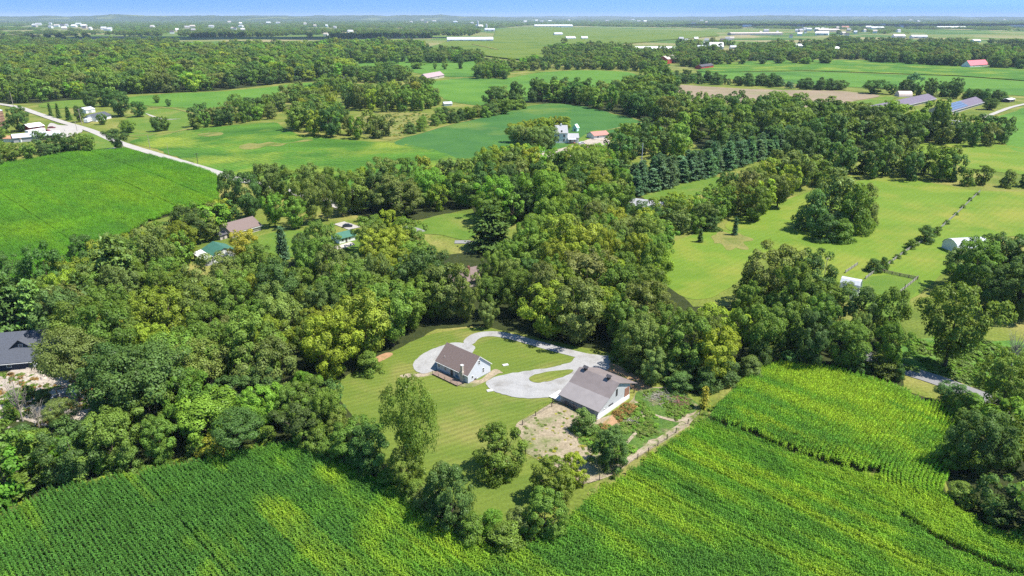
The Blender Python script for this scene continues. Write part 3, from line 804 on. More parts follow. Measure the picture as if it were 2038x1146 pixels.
def left_corn():
    protos = [corn_mesh('corn_pair_%d' % i, 60 + i, 3.0, 9, 2, 6, .22) for i in range(4)]
    D = np.array([G(*p) for p in CORN_D])
    q, an, low = rows_in(D, R(-43), 3.0, [(60, 430), (180, 340), (300, 350)], spacing=1.52)
    n1 = fbm(q[:, 0] * .02 + 3, q[:, 1] * .02 + 8, 4)
    n2 = fbm(q[:, 0] * .1 + 13, q[:, 1] * .1 + 2, 3)
    d = np.array([math.cos(R(-43)), math.sin(R(-43))]); nn = np.array([-d[1], d[0]])
    streak = fbm((q @ d) * .012 + 5, (q @ nn) * .2 + 9, 3)
    def blob(px, py, r): c = G(px, py); return np.exp(-((q - c) ** 2).sum(1) / (2 * r * r))
    yel = blob(240, 375, 20) * .8 + blob(290, 395, 15) * .6 + blob(70, 460, 14) * .5 + blob(400, 405, 10) * .6 + blob(30, 470, 10) * .4
    y = np.clip(yel * .8 + (n1 - .55) * .8 + (streak - .5) * 1.0 + (n2 - .5) * .6, 0, 1) * .8
    g = np.clip(.6 + (n1 - .5) * 1.0 + (n2 - .5) * .8, 0, 1)
    t = mix3(CORN_DARK * .95, (.14, .34, .024), g)
    t = t * (1 - y[:, None]) + np.array((.22, .37, .022))[None] * y[:, None]
    t *= RNG.uniform(.85, 1.15, (len(q), 1))
    plant_corn('corn_crop', q, an, protos, t, (.95 + .2 * (n1 - .3)) * low, 'green corn rows filling the field left of the pale road')
left_corn()
# ------------------------------------------------------------------ trees: unit meshes (height 1, width 1), shared by copies
def unit(v): return v / (np.linalg.norm(v, axis=-1, keepdims=True) + 1e-9)

def leaf_quads(C, Nn, size, rg, asp=.62, bend=.25):
    """one bent leaf-spray quad per point"""
    n = len(C)
    a = unit(np.cross(Nn, unit(rg.normal(size=(n, 3)))))
    b = np.cross(Nn, a)
    s = (size * rg.uniform(.65, 1.35, n))[:, None]
    u, w = a * s * .5, b * s * asp * .5
    k = Nn * s * bend
    V = np.stack([C - u - k * .5, C - w * 1.1 + k * .3, C + u - k * .5, C + w * 1.1 + k * .3], 1).reshape(-1, 3)
    F = np.arange(4 * n).reshape(n, 4)
    return V, F

def crown_points(rg, n_lobes, n_leaf, zb=.16, shape='round', lobe=(.10, .17), loose=.22):
    """lobe centres in an uneven envelope, then leaf points over the lobes; x,y in +-.5, z in 0..1"""
    L, Rr = [], []
    tilt = rg.uniform(0, 6.28, 4)
    for i in range(n_lobes):
        for _ in range(50):
            t = rg.uniform(0, 1)
            a = rg.uniform(0, 6.283)
            inner = rg.random() < .18
            if shape == 'round':
                prof = math.sin(math.pi * min(1, .10 + .90 * (1 - t) ** .8)) ** .62
            elif shape == 'tall':
                prof = .95 * math.sin(math.pi * (.12 + .86 * (1 - t) ** .9)) ** .7
            elif shape == 'vase':
                prof = (.28 + .80 * t ** .8) if t < .72 else 1.0 * math.sqrt(max(0, 1 - ((t - .72) / .30) ** 2))
            elif shape == 'column':
                prof = .24 + .06 * math.sin(9 * t) if t < .40 else (.26 + .78 * min(1, (t - .40) / .16)) * (1 if t < .75 else math.sqrt(max(0, 1 - ((t - .75) / .26) ** 2)))
            elif shape == 'ball':
                prof = math.sqrt(max(0, 1 - ((t - .44) / .58) ** 2))
            elif shape == 'flat':
                prof = math.sqrt(max(0, 1 - (max(0, t - .35) / .66) ** 2)) * (.55 + .45 * min(1, t / .3))
            elif shape == 'bush':
                prof = math.sqrt(max(0, 1 - (t * .98) ** 2)) ** .9
            elif shape == 'cone':
                prof = (1 - t) ** .8 + .05
            prof *= 1 + .18 * math.sin(2 * a + tilt[0]) * math.sin(3 * t + tilt[1]) + .12 * math.sin(3 * a + tilt[2])
            r = rg.uniform(*lobe) * (1 - .25 * t)
            rad = .5 * prof * (rg.uniform(.2, .6) if inner else rg.uniform(.72, 1.0)) - r * .55
            if rad < 0: rad = abs(rad) * .5
            c = np.array([math.cos(a) * rad, math.sin(a) * rad, zb + (1 - zb) * t - r * .6])
            if all(np.linalg.norm(c - l) > .62 * min(r, q) for l, q in zip(L, Rr)) or _ == 49: break
        L.append(c); Rr.append(r)
    L, Rr = np.array(L), np.array(Rr)
    w = Rr ** 2; w /= w.sum()
    m = int(n_leaf * 2.2)
    k = rg.choice(n_lobes, m, p=w)
    nr = unit(rg.normal(size=(m, 3)))
    nr[:, 2] = np.where(rg.random(m) < .45, np.abs(nr[:, 2]), nr[:, 2])
    rr = Rr[k] * (1 + rg.normal(0, loose * .6, m))
    P = L[k] + nr * rr[:, None] * np.array([1, 1, .85])
    d = np.linalg.norm(P[:, None] - L[None], axis=2) / Rr[None]
    d[np.arange(m), k] = 9
    ok = d.min(1) > .72
    P, nr, k = P[ok][:n_leaf], nr[ok][:n_leaf], k[ok][:n_leaf]
    out = unit(P - np.array([0, 0, .45]))
    return P, unit(nr * .75 + out * .35), L, Rr, k

def broad_crown(name, seed, n_lobes, n_leaf, size, shape='round', zb=.16, lobe=(.10, .17), loose=.22, rand=.45, trunk=False):
    rg = np.random.default_rng(seed)
    P, nr, L, Rr, k = crown_points(rg, n_lobes, n_leaf, zb, shape, lobe, loose)
    nn = unit(nr + rg.normal(0, rand * .6, nr.shape) + np.array([0, 0, .25]))
    V, F = leaf_quads(P, nn, size, rg)
    lobe_v = rg.uniform(0, 1, len(L))
    lv = np.clip(.5 * lobe_v[k] + .5 * rg.random(len(P)), 0, 1)
    mi = np.zeros(len(F), int)
    if trunk:
        tv, tf = trunk_arrays(rg, L, .022, zb)
        F = np.concatenate([F, tf + len(V)]); V = np.concatenate([V, tv])
        lv = np.concatenate([lv, np.full(len(tf), .5)]); mi = np.concatenate([mi, np.ones(len(tf), int)])
    return leaf_mesh(name, V, F, [LEAF, BARK], lv, mi), L

def tube_arr(p, q, r0, r1, k=5):
    p, q = np.array(p, float), np.array(q, float)
    d = unit(q - p); a = unit(np.cross(d, [.3, .9, .1])); b = np.cross(d, a)
    th = np.arange(k) * 2 * math.pi / k
    ring = np.cos(th)[:, None] * a + np.sin(th)[:, None] * b
    V = np.concatenate([p + ring * r0, q + ring * r1])
    F = np.array([(i, (i + 1) % k, k + (i + 1) % k, k + i) for i in range(k)])
    return V, F

def trunk_arrays(rg, L, r, zb, limbs=7, bare=False):
    Vs, Fs, n = [], [], 0
    def add(p, q, a, b):
        nonlocal n
        v, f = tube_arr(p, q, a, b); Vs.append(v); Fs.append(f + n); n += len(v)
    top = np.array([rg.normal(0, .02), rg.normal(0, .02), max(zb + .12, .3)])
    add((0, 0, -.03), (top[0] * .4, top[1] * .4, top[2] * .5), r * 1.35, r)
    add((top[0] * .4, top[1] * .4, top[2] * .5), top, r, r * .8)
    add(top, (top[0], top[1], .72), r * .8, r * .25)
    order = rg.permutation(len(L))[:limbs]
    for i in order:
        z0 = top[2] * rg.uniform(.6, 1.25)
        s = np.array([top[0], top[1], min(z0, L[i][2])]) * np.array([1, 1, 1])
        mid = s * .5 + L[i] * .5 + np.array([0, 0, -.03])
        add(s, mid, r * .5, r * .32); add(mid, L[i], r * .32, r * .1)
        if bare:
            for _ in range(5):
                t = rg.uniform(.3, 1); b0 = mid * (1 - t) + L[i] * t
                e = b0 + unit(rg.normal(size=3) + np.array([0, 0, .9])) * rg.uniform(.08, .2)
                add(b0, e, r * .16, r * .04)
    return np.concatenate(Vs), np.concatenate(Fs)

def trunk_mesh(name, seed, L, r=.02, zb=.16, limbs=7, mat=None, bare=False):
    rg = np.random.default_rng(seed)
    v, f = trunk_arrays(rg, L, r, zb, limbs, bare)
    return leaf_mesh(name, v, f, [mat or BARK], np.full(len(f), .5))

def pine_crown(name, seed, whorls=11, per=8, tufts=7, size=.07, conical=.5, droop=.05, zb=.12, n_extra=2, width_pow=.75):
    """branches in whorls carrying flat, upswept sprays of needles"""
    rg = np.random.default_rng(seed)
    C, Nn, lv, SV, SF, n = [], [], [], [], [], 0
    for w in range(whorls):
        t = (w + rg.uniform(-.2, .2)) / (whorls - 1)
        z = zb + (1 - zb) * t * .97
        ln = .5 * ((1 - t) ** width_pow * (1 - conical * .3) + .06) * rg.uniform(.85, 1.12)
        a0 = rg.uniform(0, 6.28)
        for b in range(per if t < .8 else max(3, per // 2)):
            a = a0 + 6.283 * b / per + rg.normal(0, .2)
            l = ln * rg.uniform(.65, 1.15)
            bv = rg.random()
            e = np.array([math.cos(a) * l, math.sin(a) * l, z - droop * (1 - t) + .05 * rg.normal()])
            s = np.array([0, 0, z - .02])
            for i in range(tufts):
                u = (i + .6) / tufts
                p = s * (1 - u) + e * u
                for _ in range(n_extra):
                    wd = .07 * (1.2 - u) + .02
                    q = p + np.array([rg.normal(0, wd), rg.normal(0, wd), rg.normal(.0, .014)])
                    C.append(q); Nn.append(unit(np.array([math.cos(a) * .35, math.sin(a) * .35, 1.0]) + rg.normal(0, .3, 3))); lv.append(.6 * bv + .4 * rg.random())
    for i in range(8):
        C.append(np.array([rg.normal(0, .012), rg.normal(0, .012), .93 + .07 * i / 8])); Nn.append(unit(rg.normal(size=3) + np.array([0, 0, .5]))); lv.append(.7)
    V, F = leaf_quads(np.array(C), np.array(Nn), size, rg, .6, .3)
    return leaf_mesh(name, V, F, [LEAF, BARK], np.array(lv), np.zeros(len(F), int))

KINDS = {}
def make_kinds():
    def kind(nm, shape, seeds, lobes, leaves, size, r=.02, zb=.16, lobe=(.10, .17), loose=.22, rand=.45):
        out = []
        for s in seeds:
            me, L = broad_crown('%s_crown_%d' % (nm, s), s, lobes, leaves, size, shape, zb, lobe, loose, rand)
            out.append((me, trunk_mesh('%s_trunk_%d' % (nm, s), s, L, r, zb)))
        KINDS[nm] = out
    kind('round', 'round', (1, 2, 3, 4, 5, 6), 84, 13500, .030, zb=.09, lobe=(.06, .13))
    kind('tall', 'tall', (6, 7, 8, 18), 72, 10500, .031, .018, .12, lobe=(.06, .12))
    kind('vase', 'vase', (9, 10, 19), 66, 10000, .031, .02, .2, lobe=(.065, .12))
    kind('flat', 'flat', (11, 12), 90, 13000, .024, .02, .50, (.06, .11), .3, .4)
    kind('bush', 'bush', (13, 14, 15), 44, 6000, .045, .02, .02, (.10, .18), .25)
    kind('ball', 'ball', (41, 42, 43), 95, 13000, .031, .02, .05, (.055, .105), .28, .5)
    kind('airy', 'column', (16, 17), 150, 15000, .023, .016, .02, (.06, .115), .32, .55)
    KINDS['pine'] = [(pine_crown('pine_crown_%d' % s, s, 12, 9, 8, .075, .1, -.03, .06, 8, .5), trunk_mesh('pine_trunk_%d' % s, s, np.array([[0, 0, .9]]), .016, .6, 1)) for s in (21, 22, 23)]
    KINDS['spruce'] = [(pine_crown('spruce_crown_%d' % s, s, 16, 9, 6, .075, 1.0, .07, .04, 4, 1.0), trunk_mesh('spruce_trunk_%d' % s, s, np.array([[0, 0, .9]]), .014, .6, 1)) for s in (24, 25)]
    KINDS['sapling'] = [(pine_crown('young_conifer_crown', 26, 9, 5, 6, .09, .9, .02, .10, 2, 1.0), trunk_mesh('young_conifer_trunk', 26, np.array([[0, 0, .9]]), .02, .6, 1))]
    # bare trees: limbs only, plus a few dry leaf sprays
    for i, s in enumerate((31, 32, 33)):
        rg = np.random.default_rng(s)
        _, _, L, _, _ = crown_points(rg, 26, 50, .3, 'vase')
        tm = trunk_mesh('bare_trunk_%d' % s, s, L, .022, .25, 26, DEADBARK, True)
        KINDS.setdefault('bare', []).append((None, tm))
make_kinds()

TINTS = {'fresh green': (0.182, 0.275, 0.040), 
    'green': (0.155, 0.251, 0.041), 'dark green': (0.100, 0.185, 0.045), 'yellow green': (0.249, 0.326, 0.037), 'blue green': (0.111, 0.211, 0.100),
    'olive green': (0.180, 0.241, 0.056), 'pale green': (0.192, 0.287, 0.074), 'golden green': (0.348, 0.343, 0.045), 'russet': (0.296, 0.197, 0.063), 'purple brown': (0.125, 0.087, 0.063),
    'bright green': (0.163, 0.316, 0.037)}
PAL = {'mix': [('green', 5), ('dark green', 2), ('yellow green', 2), ('olive green', 3), ('bright green', 1)],
       'front': [('dark green', 3), ('green', 5), ('bright green', 1)],
       'midwood': [('green', 6), ('yellow green', 4), ('olive green', 2), ('dark green', 1), ('pale green', .3)],
       'deep': [('dark green', 4), ('green', 4), ('olive green', 1)],
       'cool': [('pale green', 3), ('dark green', 3), ('green', 3)],
       'pines': [('blue green', 4)],
       'farwood': [('green', 5), ('bright green', 2), ('yellow green', 2), ('olive green', 3), ('dark green', 2)],
       'far': [('green', 4), ('dark green', 3), ('olive green', 3), ('bright green', 1)],
       'bright': [('bright green', 3), ('yellow green', 2), ('green', 2)],
       'dark_hedge': [('dark green', 5), ('blue green', 1)]}  # darkest leaf colours, used for the dark hedges
def pick_tint(pal):
    names, w = zip(*PAL[pal]); w = np.array(w, float) / sum(w)
    return names[RNG.choice(len(names), p=w)]

TREES = []           # every tree: dict(kind, x, y, h, w, tint, label, group, name)
USED = []            # places that must stay clear: (x, y, r)

def add_tree(kind, x, y, h, w, tint, label, group=None, name='broadleaf_tree', cat='tree', force=False):
    TREES.append(dict(kind=kind, x=x, y=y, h=h, w=w, tint=tint, label=label, group=group, name=name, cat=cat, force=force))

def one(kind, px, py, h, w, tint, label, name='broadleaf_tree', cat='tree', group=None):
    """a tree of its own standing where the photo shows its foot"""
    x, y = G(px, py)
    add_tree(kind, x, y, h, w, tint, label, group, name, cat, True)

CLEAR = []
def clear(px): CLEAR.append(np.array([G(*p) for p in px]))

def fill(px, space, h, w, pal, kinds, where, name='broadleaf_tree', cat='tree', group=None, smooth=False, jitter=.8, avoid=3.0, world=None):
    """trees standing over a ground polygon, spaced by darts"""
    poly = world if world is not None else np.array(wpoly(px, smooth))
    lo, hi = poly.min(0), poly.max(0)
    area = (hi - lo).prod()
    n = int(area / (space * space) * 9) + 30
    q = RNG.uniform(lo, hi, (n, 2))
    q = q[inside(q, poly)]
    cell = {}
    names, wt = zip(*kinds); wt = np.array(wt, float) / sum(wt)
    solos = np.array([(t['x'], t['y']) for t in TREES if t['force']] or [(1e9, 1e9)])
    for x, y in q:
        sp = space * (1 + jitter * (fbm(np.array([x * .03]), np.array([y * .03]), 2)[0] - .5))
        ci, cj = int(x // space), int(y // space)
        bad = False
        for i in range(ci - 2, ci + 3):
            for j in range(cj - 2, cj + 3):
                for (u, v) in cell.get((i, j), ()):
                    if (u - x) ** 2 + (v - y) ** 2 < sp * sp: bad = True
        if bad: continue
        if np.min((solos[:, 0] - x) ** 2 + (solos[:, 1] - y) ** 2) < avoid ** 2: continue
        pt = np.array([[x, y]])
        if any(inside(pt, c)[0] for c in CLEAR): continue
        cell.setdefault((ci, cj), []).append((x, y))
        tn = pick_tint(pal)
        kd = names[RNG.choice(len(names), p=wt)]
        vv = math.exp(RNG.normal(0, .13)); hh = RNG.uniform(*h) * vv; ww = RNG.uniform(*w) * vv * math.exp(RNG.normal(0, .10))
        form = {'round': 'rounded', 'tall': 'upright', 'vase': 'spreading', 'ball': 'dense', 'flat': 'flat topped', 'bush': 'bushy', 'airy': 'airy', 'pine': 'layered', 'spruce': 'pointed'}[kd]
        noun = {'broadleaf_tree': 'tree', 'pine_tree': 'pine', 'spruce_tree': 'spruce', 'shrub': 'shrub', 'hedgerow_tree': 'hedge tree'}.get(name, 'tree')
        add_tree(kd, x, y, hh, ww, tn, '%s %s %s %s' % (tn, form, noun, where), group or ('trees ' + where), name, cat)

RT = [('round', 5), ('tall', 3), ('vase', 2)]
BU = [('bush', 4), ('round', 1)]
# clearings, buildings and yards that stay free of trees
for c in ([(372, 505), (455, 480), (470, 520), (455, 548), (410, 552)], [(440, 478), (470, 440), (530, 438), (600, 470), (725, 470), (725, 512), (600, 510), (520, 505)],
          [(660, 448), (720, 440), (735, 500), (670, 510)], [(862, 562), (975, 555), (985, 612), (870, 612)], [(860, 430), (945, 424), (955, 492), (905, 497), (815, 470), (835, 445)],
          [(-60, 668), (110, 672), (130, 720), (205, 745), (212, 840), (100, 855), (-60, 862)], [(1658, 560), (1720, 560), (1725, 622), (1660, 622)], [(1238, 318), (1300, 318), (1310, 385), (1240, 390)],
          [(1245, 400), (1320, 395), (1325, 428), (1250, 432)], [(-80, 200), (28, 206), (130, 240), (300, 300), (460, 350), (445, 360), (280, 310), (110, 256), (-80, 222)],
          [(1790, 715), (1870, 745), (1960, 780), (1960, 800), (1870, 772), (1790, 742)], [(600, 420), (700, 410), (760, 395), (745, 372), (690, 378)], [(1885, 466), (1975, 462), (1975, 520), (1890, 525)],
          [(1258, 92), (1350, 92), (1352, 116), (1258, 114)], [(1380, 92), (1472, 92), (1472, 115), (1380, 114)], [(1575, 88), (1602, 88), (1602, 108), (1575, 108)], [(1655, 95), (1676, 95), (1676, 114), (1655, 114)], [(1318, 112), (1352, 112), (1352, 142), (1318, 142)], [(1385, 128), (1428, 128), (1428, 146), (1385, 146)], [(1922, 122), (1972, 122), (1972, 146), (1922, 146)], [(842, 148), (892, 148), (892, 170), (842, 170)]): clear(c)

# ---- trees that stand out, one by one
one('airy', 828, 958, 24, 12.0, 'green', 'tall pale airy tree with a leafy lower trunk at the lawn corner', 'cottonwood_tree')
one('tall', 812, 985, 11, 8, 'green', 'leafy green tree crowding the foot of the tall pale tree')
one('ball', 995, 942, 12.0, 11.5, 'green', 'solitary round bright green tree on the mown lawn')
one('ball', 898, 1050, 14, 10.5, 'dark green', 'dark rounded tree at the field corner below the lawn')
one('ball', 1098, 995, 10, 9.3, 'fresh green', 'wide light green tree at the right lawn edge near the fence')
one('ball', 1140, 964, 7.5, 6.3, 'yellow green', 'small yellowish tree tucked behind the wide light green one')
one('ball', 1084, 1066, 10.5, 9.0, 'green', 'bright leafy tree at the bottom corner beside the corn')
one('ball', 1214, 930, 10, 8.6, 'dark green', 'lone dark tree with visible trunk in the dirt paddock')
one('bush', 1160, 858, 6, 6.5, 'pale green', 'shrubby pale tree in front of the barn wall')
one('bush', 1006, 1096, 6, 8, 'green', 'broad green shrub at the lowest point of the wood corner', 'shrub', 'shrub')
one('bush', 938, 1084, 7, 6, 'green', 'upright green shrub left of the lowest broad shrub', 'shrub', 'shrub')
one('bush', 978, 1062, 5.5, 5, 'bright green', 'small bright shrub between the corner trees', 'shrub', 'shrub')
one('bush', 1034, 1066, 6.5, 5.5, 'olive green', 'dull olive shrub beside the bright corner tree', 'shrub', 'shrub')
one('bush', 850, 1022, 6, 6, 'olive green', 'olive shrub in front of the dark corner tree', 'shrub', 'shrub')
one('bush', 880, 960, 5, 5, 'pale green', 'pale shrub at the lawn edge behind the dark corner tree', 'shrub', 'shrub')
one('sapling', 1401, 812, 6.0, 4.5, 'golden green', 'small yellowish young conifer at the field corner behind the paddock', 'young_conifer')
one('flat', 160, 800, 20, 18, 'olive green', 'flat topped feathery tree beside the dark house', 'locust_tree')
one('flat', 305, 850, 21, 23, 'dark green', 'huge feathery dark tree right of the rubble yard', 'locust_tree')
one('flat', 222, 705, 13, 12, 'golden green', 'yellow topped feathery tree above the dark house', 'locust_tree')
one('flat', 400, 800, 17, 17, 'olive green', 'wide feathery olive tree beside the huge dark one', 'locust_tree')
one('flat', 470, 720, 14, 13, 'olive green', 'feathery olive tree in the middle of the left wood', 'locust_tree')
one('flat', 480, 905, 11, 13, 'dark green', 'low feathery dark tree by the corn edge of the left wood', 'locust_tree')
one('bush', 430, 910, 6, 7, 'golden green', 'yellowish shrub at the corn edge below the feathery trees', 'shrub', 'shrub')
one('bare', 425, 790, 11, 6, 'russet', 'bare pinkish dead tree inside the left wood', 'dead_tree')
one('bare', 46, 838, 13, 8, 'russet', 'bare pale dead tree at the rubble yard', 'dead_tree')
one('bare', 78, 850, 7, 8, 'russet', 'low twiggy bare tree below the rubble yard', 'dead_tree')
one('airy', 128, 850, 7, 8, 'pale green', 'thin pale tree at the lower edge of the rubble yard')
one('tall', 180, 555, 17, 13, 'dark green', 'dark tree standing at the lower right corner of the left corn')
one('tall', 22, 580, 14, 13, 'dark green', 'dark tree at the left edge below the corn field')
one('pine', 978, 497, 18.5, 19, 'dark green', 'broad dark pine beside the grey drive and clearing', 'pine_tree')
one('round', 492, 525, 14, 13, 'golden green', 'golden green tree in front of the green roofed garage')
one('spruce', 565, 515, 13, 9, 'blue green', 'blue green spruce on the back lawn of the brown roofed house', 'spruce_tree')
one('spruce', 521, 535, 10, 4.5, 'dark green', 'slim dark spruce next to the golden green tree', 'spruce_tree')
one('tall', 645, 520, 17, 15, 'green', 'big leafy tree left of the green roofed house')
one('round', 605, 530, 13, 9, 'dark green', 'dark purplish tree between spruce and big leafy tree')
one('tall', 738, 500, 16, 14, 'green', 'dark leafy tree right of the green roofed house')
for i, (px, py, h, w, k, tn) in enumerate([(462, 425, 22, 13, 'tall', 'dark green'), (500, 432, 22, 15, 'tall', 'dark green'), (535, 410, 23, 16, 'round', 'olive green'), (548, 452, 16, 13, 'vase', 'bright green'), (588, 425, 22, 15, 'tall', 'green'),
                                           (622, 446, 21, 13, 'vase', 'olive green'), (652, 440, 23, 12, 'vase', 'olive green'), (682, 432, 18, 10, 'vase', 'green'), (590, 455, 15, 12, 'tall', 'bright green'), (560, 395, 18, 15, 'round', 'dark green'), (620, 402, 20, 15, 'round', 'olive green'), (665, 405, 19, 13, 'vase', 'green')]):
    one(k, px, py, h, w, tn, ['tall %s tree in the grove at the corner of the left corn', 'tall %s tree in the grove above the brown roof'][i > 3] % tn, group='tall grove at the corner of the left corn')
one('round', 1530, 612, 22, 21, 'olive green', 'massive olive green tree left of the white barn')
one('round', 1600, 610, 20, 18, 'dark green', 'massive dark tree between olive tree and white barn')
one('round', 1490, 615, 13, 12, 'green', 'smaller green tree at the left foot of the massive olive tree')
one('vase', 1655, 625, 12, 11, 'green', 'green tree in front of the utility pole and white barn')
for i, (px, py, h, w, tn) in enumerate([(1652, 452, 27, 21, 'pale green'), (1612, 460, 19, 15, 'dark green'), (1695, 462, 22, 17, 'green'), (1640, 478, 12, 13, 'dark green'), (1718, 445, 19, 13, 'pale green'), (1672, 480, 10, 12, 'green')]):
    one('bush', px, py, h, w, tn, '%s tree of the island clump in the hay field' % tn, group='island clump in the hay field')
one('vase', 1880, 732, 24, 20, 'green', 'very large spreading tree beside the paved road')
for px, py, h, w, tn in [(1930, 585, 20, 18, 'green'), (1985, 570, 19, 19, 'dark green'), (1945, 548, 15, 14, 'pale green'), (2040, 570, 20, 16, 'dark green'), (1968, 622, 17, 15, 'dark green'), (2020, 632, 20, 17, 'dark green'), (1905, 570, 15, 13, 'pale green'), (2066, 625, 20, 17, 'green')]:
    one('round', px, py, h, w, tn, '%s tree of the large group in front of the white roof' % tn, group='large trees at the right edge')
one('bush', 1840, 482, 7.5, 9, 'dark green', 'round dark shrub on the overgrown fence in the hay field', 'shrub', 'shrub')
one('bush', 1812, 494, 4, 5, 'green', 'small green shrub on the fence left of the round one', 'shrub', 'shrub')
one('bush', 1738, 540, 5, 7, 'dark green', 'low dark shrub beside the paddock gate', 'shrub', 'shrub')
one('bush', 1757, 536, 5, 4, 'dark green', 'narrow dark shrub at the bottom of the overgrown fence', 'shrub', 'shrub')
one('bush', 1863, 468, 4, 4, 'green', 'little shrub right of the round fence shrub', 'shrub', 'shrub')
one('bush', 1416, 458, 8, 9, 'dark green', 'round dark shrub at the corner of the small meadow', 'shrub', 'shrub')
one('spruce', 1462, 468, 8, 4.5, 'blue green', 'slim pointed spruce at the top of the small meadow', 'spruce_tree')
one('spruce', 1393, 482, 6, 4.5, 'dark green', 'small pointed spruce beside the round meadow shrub', 'spruce_tree')
one('bare', 2012, 730, 12, 8, 'russet', 'bare grey dead tree at the right edge above the road', 'dead_tree')
one('bare', 1335, 720, 13, 11, 'russet', 'bare grey dead crown among the trees behind the barn', 'dead_tree')
one('tall', 1295, 765, 11, 8, 'pale green', 'slim pale tree at the wood edge behind the barn')
one('round', 972, 652, 9, 6, 'pale green', 'slim pale tree at the start of the gravel drive')
one('bush', 735, 742, 6.5, 8, 'green', 'rounded green shrub at the wood edge left of the parking lobe', 'shrub', 'shrub')
one('vase', 236, 298, 15, 17, 'dark green', 'dark spreading tree beside the pale road at the farm lane')
for i, (px, h, w) in enumerate([(102, 12, 6), (118, 13, 7), (138, 12, 9), (160, 15, 10)]):
    one('spruce' if i < 3 else 'tall', px, 231 + i * 4, h, w, 'dark green', ['slim dark evergreen, leftmost of the roadside row', 'second slim evergreen in the roadside row', 'wide evergreen in the roadside row', 'dark round tree at the right end of the roadside row'][i], 'spruce_tree' if i < 3 else 'broadleaf_tree')
for px, py, h, w, tn, lb in [(182, 214, 20, 18, 'dark green', 'dark tree left of the blue grey house'), (212, 212, 19, 17, 'dark green', 'dark tree behind the blue grey house'), (242, 232, 24, 21, 'dark green', 'large dark tree right of the blue grey house'),
                             (278, 233, 15, 15, 'dark green', 'round dark tree at the grass lot'), (204, 248, 10, 9, 'green', 'small tree in front of the blue grey house'), (42, 262, 21, 17, 'dark green', 'dark tree left of the red shed'),
                             (313, 205, 9, 8, 'green', 'small lone tree at the pasture fence'), (336, 212, 8, 6, 'dark green', 'tiny dark tree by the farm track'), (470, 213, 14, 17, 'green', 'round lone tree at the foot of the pasture'),
                             (315, 262, 13, 11, 'dark green', 'left tree of the pair in the grass lot'), (330, 260, 12, 10, 'green', 'right tree of the pair in the grass lot'), (255, 264, 10, 14, 'green', 'bushy tree at the right side of the road'),
                             (917, 137, 20, 14, 'dark green', 'dark lone tree in front of the green far field'), (886, 138, 15, 15, 'green', 'pale round lone tree left of the dark lone one'), (866, 138, 12, 9, 'green', 'small lone tree beside the far brown roofed house'),
                             (830, 137, 12, 34, 'green', 'low wide bush clump in the green far field'), (1740, 186, 17, 30, 'dark green', 'dark lone clump at the corner of the brown field'), (1773, 188, 13, 14, 'dark green', 'smaller dark tree right of the brown field clump'),
                             (1968, 218, 12, 18, 'dark green', 'round dark tree in front of the second purple barn')]:
    one('round', px, py, h, w, tn, lb)
for px, py in [(1030, 296), (1046, 300), (1062, 302), (1078, 300), (1092, 296)]:
    one('round', px, py, 17, 15, 'pale green', 'pale dense tree of the windbreak left of the white farmhouse', group='windbreak of the white farmhouse')
for px, py in [(1026, 284), (1044, 278), (1064, 274), (1084, 272), (1104, 270), (1120, 268)]:
    one('round', px, py, 15, 15, 'yellow green', 'yellowish tree in the rear row of the windbreak behind the farmhouse', group='rear windbreak of the white farmhouse')

for i, (px, py, tn) in enumerate([(60, 790, 'green'), (88, 800, 'pale green'), (30, 806, 'bright green'), (165, 765, 'green'), (120, 845, 'pale green'), (20, 836, 'green')]):
    one('bush', px, py, 3.2 + .4 * (i % 3), 4.5, tn, ['round green bush among the rubble', 'pale bush beside the block seating pit', 'bright bush at the view edge of the rubble yard', 'green bush at the foot of the flat topped tree', 'pale bush below the seating pit', 'green bush under the bare pale tree'][i], 'shrub', 'shrub')
# ---- woods and belts
fill([(-80, 1030), (0, 1012), (60, 985), (110, 962), (200, 945), (300, 928), (400, 904), (480, 890), (555, 872), (590, 880), (590, 820), (500, 820), (420, 840), (350, 870), (250, 900), (190, 925), (100, 945), (0, 955), (-80, 960)],
     6.5, (9.5, 13), (8.5, 11.5), 'front', RT, 'in the belt between corn and rubble yard')
fill([(-80, 950), (0, 940), (100, 930), (195, 912), (195, 885), (100, 892), (0, 898), (-80, 900)], 4.2, (5, 7.5), (5.5, 8), 'front', BU, 'below the rubble yard', 'shrub', 'shrub')
fill([(-80, 1045), (0, 1028), (90, 978), (250, 945), (400, 915), (500, 893), (556, 882), (545, 868), (400, 895), (250, 928), (90, 955), (0, 1000), (-80, 1010)], 4.5, (4, 7.5), (5, 8), 'front', BU, 'at the upper edge of the front left corn', 'shrub', 'shrub')
fill([(596, 892), (640, 905), (700, 932), (730, 950), (742, 945), (715, 895), (682, 850), (662, 815), (640, 795), (600, 800)], 6.3, (9, 13), (8, 10.5), 'front', RT, 'in the belt left of the lawn')
fill([(596, 895), (640, 908), (700, 937), (790, 985), (850, 1030), (890, 1052), (880, 1020), (800, 960), (740, 930), (650, 890)], 4.2, (4, 7), (4.5, 7), 'front', BU, 'along the corn below the lawn', 'shrub', 'shrub')
fill([(215, 845), (330, 835), (450, 800), (600, 800), (660, 780), (690, 745), (750, 716), (800, 688), (868, 655), (868, 620), (850, 585), (800, 580), (700, 580), (600, 580), (520, 590), (450, 612), (380, 612), (330, 570), (250, 575), (140, 625), (120, 680), (210, 735), (220, 790)],
     8.6, (14, 19), (10.5, 15), 'midwood', RT, 'in the left wood')
fill([(-80, 640), (60, 615), (150, 590), (260, 565), (240, 640), (150, 668), (60, 660), (-80, 665)], 8, (14, 18), (10, 14), 'cool', [('pine', 3), ('round', 2), ('tall', 1)], 'in the pale grove behind the dark house', 'pine_tree')
